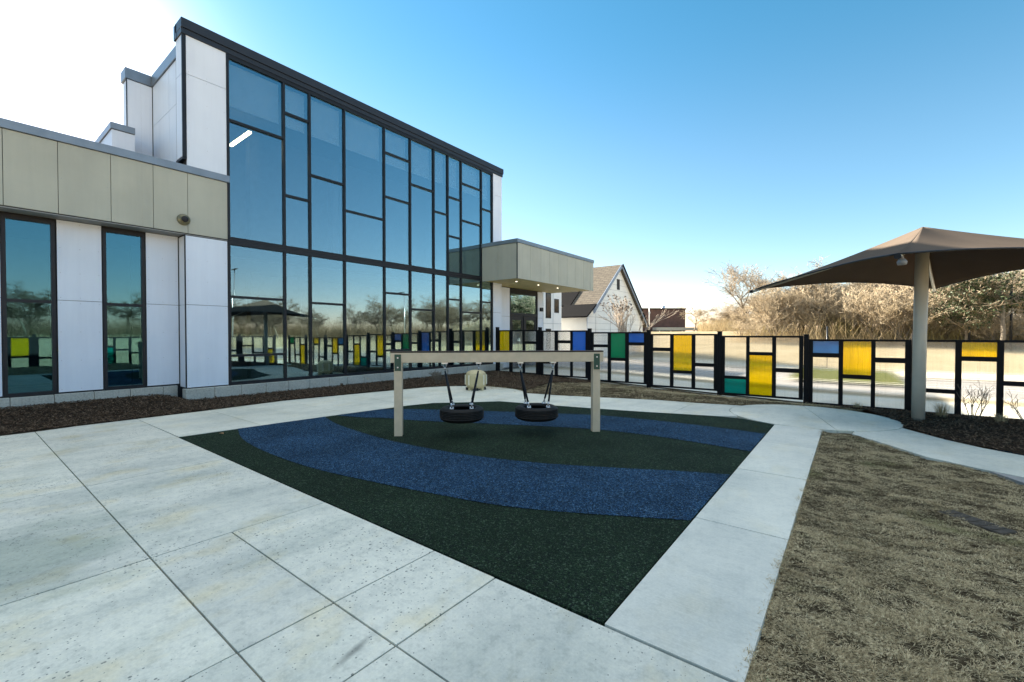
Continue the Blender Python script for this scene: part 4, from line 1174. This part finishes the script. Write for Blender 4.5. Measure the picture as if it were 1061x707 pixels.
def bare_tree(name, label, seed, height, tr, levels, spread, nbr, loc, mats, group=None, stems=1, minr=.012, leaves=0, taper=.62, cat='tree', lean_=.35):
    segs = grow_tree(seed, height, tr, levels, spread, nbr, stems, taper=taper, lean_=lean_)
    t = thing(name, label, cat, loc, 0, group)
    segs_mesh('trunk', [s for s in segs if s[4] <= 1], mats[0], t, 6, .02 if height > 2 else .004)
    cr = [s for s in segs if s[4] > 1]
    if cr: segs_mesh('crown', cr, mats[1], t, 3, minr)
    if leaves:
        r = np.random.default_rng(seed); tips = np.array([s[1] for s in cr if s[4] == levels])
        c = tips[r.integers(0, len(tips), leaves)] + r.normal(0, .16, (leaves,3))
        a = r.normal(0,1,(leaves,3)); a /= np.linalg.norm(a,axis=1,keepdims=True); b = np.cross(a, r.normal(0,1,(leaves,3))); b /= np.linalg.norm(b,axis=1,keepdims=True)
        s = r.uniform(.05,.11,(leaves,1))
        V = np.stack([c-a*s, c-b*s*.6, c+a*s, c+b*s*.6], 1).reshape(-1,3); k = np.arange(leaves)*4
        np_mesh('foliage', V+np.array(t.location), np.stack([k,k+1,k+2,k+3],1), mats[2], parent=t)
    return t
# prototypes of the far wood, each used where it stands and copied along the tree line
TG = 'bare trees of the wood beyond the road'
r2 = random.Random(31)
protos = [
  bare_tree('bare_tree', 'tall grey bare tree at the left edge of the wood, topping the others', 101, 8.7, .16, 4, .72, 2, (-9.9, 55, 1.3), (M['bark'], M['twig_grey']), TG, minr=.015),
  bare_tree('bare_tree', 'tan bare tree in the wood beyond the road', 102, 8.6, .15, 4, .85, 2, (-3.0, 56, 1.3), (M['bark'], M['twig']), TG, minr=.015),
  bare_tree('bare_tree', 'tan bare tree in the wood beyond the road', 103, 7.4, .13, 4, .95, 2, (2.0, 53, 1.1), (M['bark'], M['twig']), TG, minr=.015, stems=2),
  bare_tree('bare_tree', 'tan bare tree in the wood beyond the road', 104, 8.0, .14, 4, .78, 2, (6.5, 54, 1.2), (M['bark'], M['twig_grey']), TG, minr=.015, stems=2),
]
green = bare_tree('evergreen_tree', 'dark green leafy tree in the wood at the right edge of the picture', 105, 6.6, .14, 4, .9, 2, (8.3, 45, .8), (M['bark'], M['twig_grey'], M['evergreen']), 'evergreen trees in the wood', minr=.016, leaves=6500)
wood_label = 'tan bare tree in the wood beyond the road'
for i in range(34):
    x = -9 + i*.86 + r2.uniform(-.6,.6); y = r2.uniform(52, 66)
    k = r2.uniform(.70, .98) * min(1.0, .55 + (x+9)/10)
    dup(protos[1 + i % 3], (x, y, float(zworld(x,y))-.2), r2.uniform(0,6.28), wood_label, (k,k,k))
for i in range(9):                                            # lower trees at the left of the wood
    y = r2.uniform(68, 86); x = max(-.272*y, -19.5 + i*1.5 + r2.uniform(-.8,.8))
    k = r2.uniform(.5, .72)
    dup(protos[1 + i % 3], (x, y, float(zworld(x,y))-.2), r2.uniform(0,6.28), 'low bare tree between the brick building and the wood', (k*1.2,k*1.2,k))
dup(green, (6.9, 47, float(zworld(6.9,47))-.2), 2.2, 'smaller dark green leafy tree in the wood, just left of the other one', (.7,.7,.8))
side_tree = bare_tree('bare_tree', 'grey brown bare tree of the wood, mirrored in the glass front', 106, 8.2, .16, 4, .8, 2, (62, 12, 1.6), (M['bark'], M['twig_dark']), TG, minr=.018)
for i in range(46):                                           # the wood continues round to the right; the windows mirror it
    x = 17 + r2.uniform(0, 50) if i < 16 else r2.uniform(58, 80); y = r2.uniform(50, 66) if i < 16 else r2.uniform(-25, 56)
    k = r2.uniform(.75, 1.05)
    dup(side_tree, (x, y, float(zworld(x,y))-.2), r2.uniform(0,6.28), 'grey brown bare tree of the wood, mirrored in the glass front', (k*1.1,k*1.1,k))

brush = bare_tree('brush', 'tan many stemmed brush at the foot of the wood', 110, 5.6, .05, 4, .62, 1, (-6.0, 50, .9), (M['bark'], M['twig']), 'brush along the front of the wood', stems=7, minr=.015, cat='bush')
for i in range(46):
    x = -8.6 + i*.64 + r2.uniform(-.5,.5); y = r2.uniform(46.5, 56); k = r2.uniform(.6, 1.1)*min(1, .5+(x+9)/9)*(.6 if x > 6.3 else 1)
    dup(brush, (x, y, float(zworld(x,y))-.2), r2.uniform(0,6.28), None, (k*1.25,k*1.25,k))
def thicket(name, xs, ys, n, seed, hmin, hmax, mat, hfun=None):
    r = np.random.default_rng(seed)
    x = r.uniform(*xs, n); y = r.uniform(*ys, n); z = zworld(x, y) - .15
    h = r.uniform(hmin, hmax, n)*(1 + .35*fbm(x, y, seed, .35, 1.5))
    if hfun is not None: h = h*hfun(x, y)
    S = 5; ts = np.linspace(0, 1, S)
    lean = r.normal(0, .32, (n,2)); cur = r.normal(0, .3, (n,2)); w = r.uniform(.008, .022, n)
    a = r.uniform(0, np.pi, n); V = []
    for t in ts:
        cx = x + (lean[:,0]*t + cur[:,0]*t*t)*h; cy = y + (lean[:,1]*t + cur[:,1]*t*t)*h; cz = z + h*(t - .22*t*t*(np.abs(lean[:,0])+np.abs(cur[:,1])))
        ww = w*(1-.75*t)
        V += [np.stack([cx-np.cos(a)*ww, cy-np.sin(a)*ww, cz],1), np.stack([cx+np.cos(a)*ww, cy+np.sin(a)*ww, cz],1)]
    V = np.stack(V, 1).reshape(-1,3); b = np.arange(n)*2*S
    F = np.concatenate([np.stack([b+2*k, b+2*k+1, b+2*k+3, b+2*k+2],1) for k in range(S-1)])
    return tag(np_mesh(name, V, F, mat), kind='stuff')
thicket('thicket', (-9.5, 24), (47, 62), 11000, 41, .6, 2.8, M['thicket'], lambda x, y: np.clip(.35 + (x+10)/7, .35, 1))
thicket('thicket', (-24, -8), (66, 84), 7000, 42, .8, 2.6, M['thicket'], lambda x, y: np.where(x > 2.0-.29*y, 1.0, .02))
thicket('thicket', (24, 80), (46, 66), 8000, 43, 1.2, 4.0, M['thicket_dark'])
thicket('thicket', (60, 84), (-30, 56), 16000, 44, 1.2, 4.2, M['thicket_dark'])

# crape myrtle in front of the gable
crape = bare_tree('crape_myrtle', 'pale many stemmed bare tree with dark seed heads in front of the white gable', 55, 4.7, .045, 3, .22, 1, (-12.2, 28.6, -.1), (M['pale_bark'], M['pale_bark']), None, stems=7, minr=.011, lean_=.2)
r = np.random.default_rng(3); sg = grow_tree(55, 4.7, .045, 3, .22, 1, 7, lean_=.2)
m = MB()
for s in sg:
    if s[4] == 3 and s[1].z > 3.3 and random.random() < .14:
        c = s[1]+Vector(crape.location)
        for _ in range(3):
            o = Vector((random.gauss(0,.05),random.gauss(0,.05),random.gauss(.03,.05)))
            m.lathe([(.001,-.04),(.035,-.02),(.04,.015),(.001,.05)], 5, tuple(c+o), smooth=False)
tag(m.build('seed_heads', M['seed'], crape), kind='stuff')

# twiggy shrubs in the mulch
bare_tree('bare_shrub', 'bare upright twiggy shrub in the mulch in front of the yellow topped fence column', 61, .75, .008, 2, .5, 1, (1.86,11.85,0), (M['bark'], M['bark']), 'bare shrubs in the mulch', stems=6, minr=.003, cat='shrub')
bare_tree('bare_shrub', 'bare twiggy shrub in the mulch at the right edge of the picture', 62, .62, .008, 2, .6, 1, (2.52,11.9,0), (M['bark'], M['bark']), 'bare shrubs in the mulch', stems=4, minr=.003, cat='shrub')
bare_tree('bare_shrub', 'dry brown twiggy shrub by the plinth left of the cream drum', 63, .5, .005, 3, .6, 1, (-10.6,9.75,0), (M['bark'], M['bark']), 'bare shrubs in the mulch', stems=9, minr=.003, cat='shrub')
def grass_clump(loc, label, seed, n=170, h=.32):
    r = random.Random(seed); m = MB()
    for _ in range(n):
        a = r.uniform(0,6.28); o = r.uniform(0,.09); L = h*r.uniform(.5,1.1); ln = r.gauss(0,.3)
        p = Vector((loc[0]+math.cos(a)*o, loc[1]+math.sin(a)*o, loc[2])); d = Vector((math.cos(a)*abs(ln), math.sin(a)*abs(ln), 1))
        s = Vector((-math.sin(a), math.cos(a), 0))*.003
        q = p + d*L*.6; e2 = p + d*L + Vector((math.cos(a)*.05, math.sin(a)*.05, -.02))
        m.add([p-s,p+s,q+s*.7,q-s*.7,e2], [(0,1,2,3),(3,2,4)])
    o = m.build('grass_clump', M['straw']); return tag(o, label, 'ornamental grass', 'ornamental grass clumps in the mulch')
grass_clump((1.40,11.85,0), 'brown ornamental grass clump right of the umbrella pole', 1)
grass_clump((2.18,11.75,0), 'low brown grass clump between the two bare shrubs', 2, 110, .2)
grass_clump((.12,12.3,-.02), 'small dry grass clump at the fence foot left of the umbrella pole', 3, 90, .16)

# ------------------------------------------------------------------ poles beyond the fence
def light_pole(label, loc, h, arm=True):
    t = thing('light_pole', label, 'light pole', loc, 0, 'light poles beyond the fence')
    m = MB(); m.tube([loc, (loc[0],loc[1],loc[2]+h)], [.09,.06], 10); m.build('mast', M['steel'], t)
    if arm:
        m = MB(); m.box(loc[0]-.75, loc[0]+.75, loc[1]-.12, loc[1]+.12, loc[2]+h, loc[2]+h+.09); m.build('lamp_head', M['frame'], t)
    return t
light_pole('tall parking lot light pole with twin heads, mirrored in the glass front', (33, 21, -.3), 9.5)
light_pole('tall parking lot light pole mirrored in the far end of the glass front', (30, 44, -.1), 8.5)
def post(label, x, y, h, mat, rad, cap=None):
    z = float(zworld(x, y)) - .1
    t = thing('utility_post', label, 'post', (x,y,z), 0, 'posts in front of the wood')
    m = MB(); m.tube([(x,y,z),(x,y,z+h)], rad, 8); m.build('mast', mat, t)
    m = MB(); m.box(x-.12, x+.12, y-.06, y+.06, z+h*.55, z+h*.55+.3); m.build('box', M['white_metal'], t)
post('short dark post with a white plate, left of the umbrella pole beyond the fence', -1.2, 34, 2.6, M['frame'], .05)
post('white post beyond the fence just right of the umbrella pole', 4.6, 48, 6.0, M['white_metal'], .09)
post('dark post beyond the fence between the umbrella pole and the right edge', 7.0, 47, 5.6, M['frame'], .07)
post('dark post beyond the fence near the right edge of the picture', 8.9, 46, 4.9, M['frame'], .07)
post('pale post in front of the brick building', -24.5, 66, 5.0, M['white_metal'], .07)

# ------------------------------------------------------------------ small things on the ground
dv = thing('drain_cover', 'rusty rectangular utility cover sunk in the dry grass', 'utility cover', (.86,5.42,-.03), R(-20))
m = MB()
ca, sa = math.cos(R(-42)), math.sin(R(-42))
def rot(u, v): return (.86+u*ca-v*sa, 5.42+u*sa+v*ca)
m.prism([rot(-.23,-.09), rot(.23,-.09), rot(.23,.09), rot(-.23,.09)], -.05, -.004)
dv.rotation_euler = (0,0,0); m.build('lid', M['rust'], dv, bevel=.006)
m = MB()
for k in range(5):
    u = -.16+k*.08; a, b, c, d2 = rot(u-.012,-.07), rot(u+.012,-.07), rot(u+.012,.07), rot(u-.012,.07)
    m.prism([a,b,c,d2], -.0039, .0)
m.build('rib', M['rust'], dv)
m = MB(); c = Vector((-8.02,2.70,.006))
vs = [c+Vector((-.07,0,0)), c+Vector((-.02,.028,.014)), c+Vector((.05,.02,.018)), c+Vector((.09,0,.006)), c+Vector((.04,-.024,.016)), c+Vector((-.02,-.03,.01)), c+Vector((.01,0,.002))]
m.add(vs, [(0,6,1),(1,6,2),(2,6,3),(3,6,4),(4,6,5),(5,6,0)])
tag(m.build('fallen_leaf', M['leaf_dry']), 'dry brown leaf lying on the blue rubber band near the paving', 'leaf')
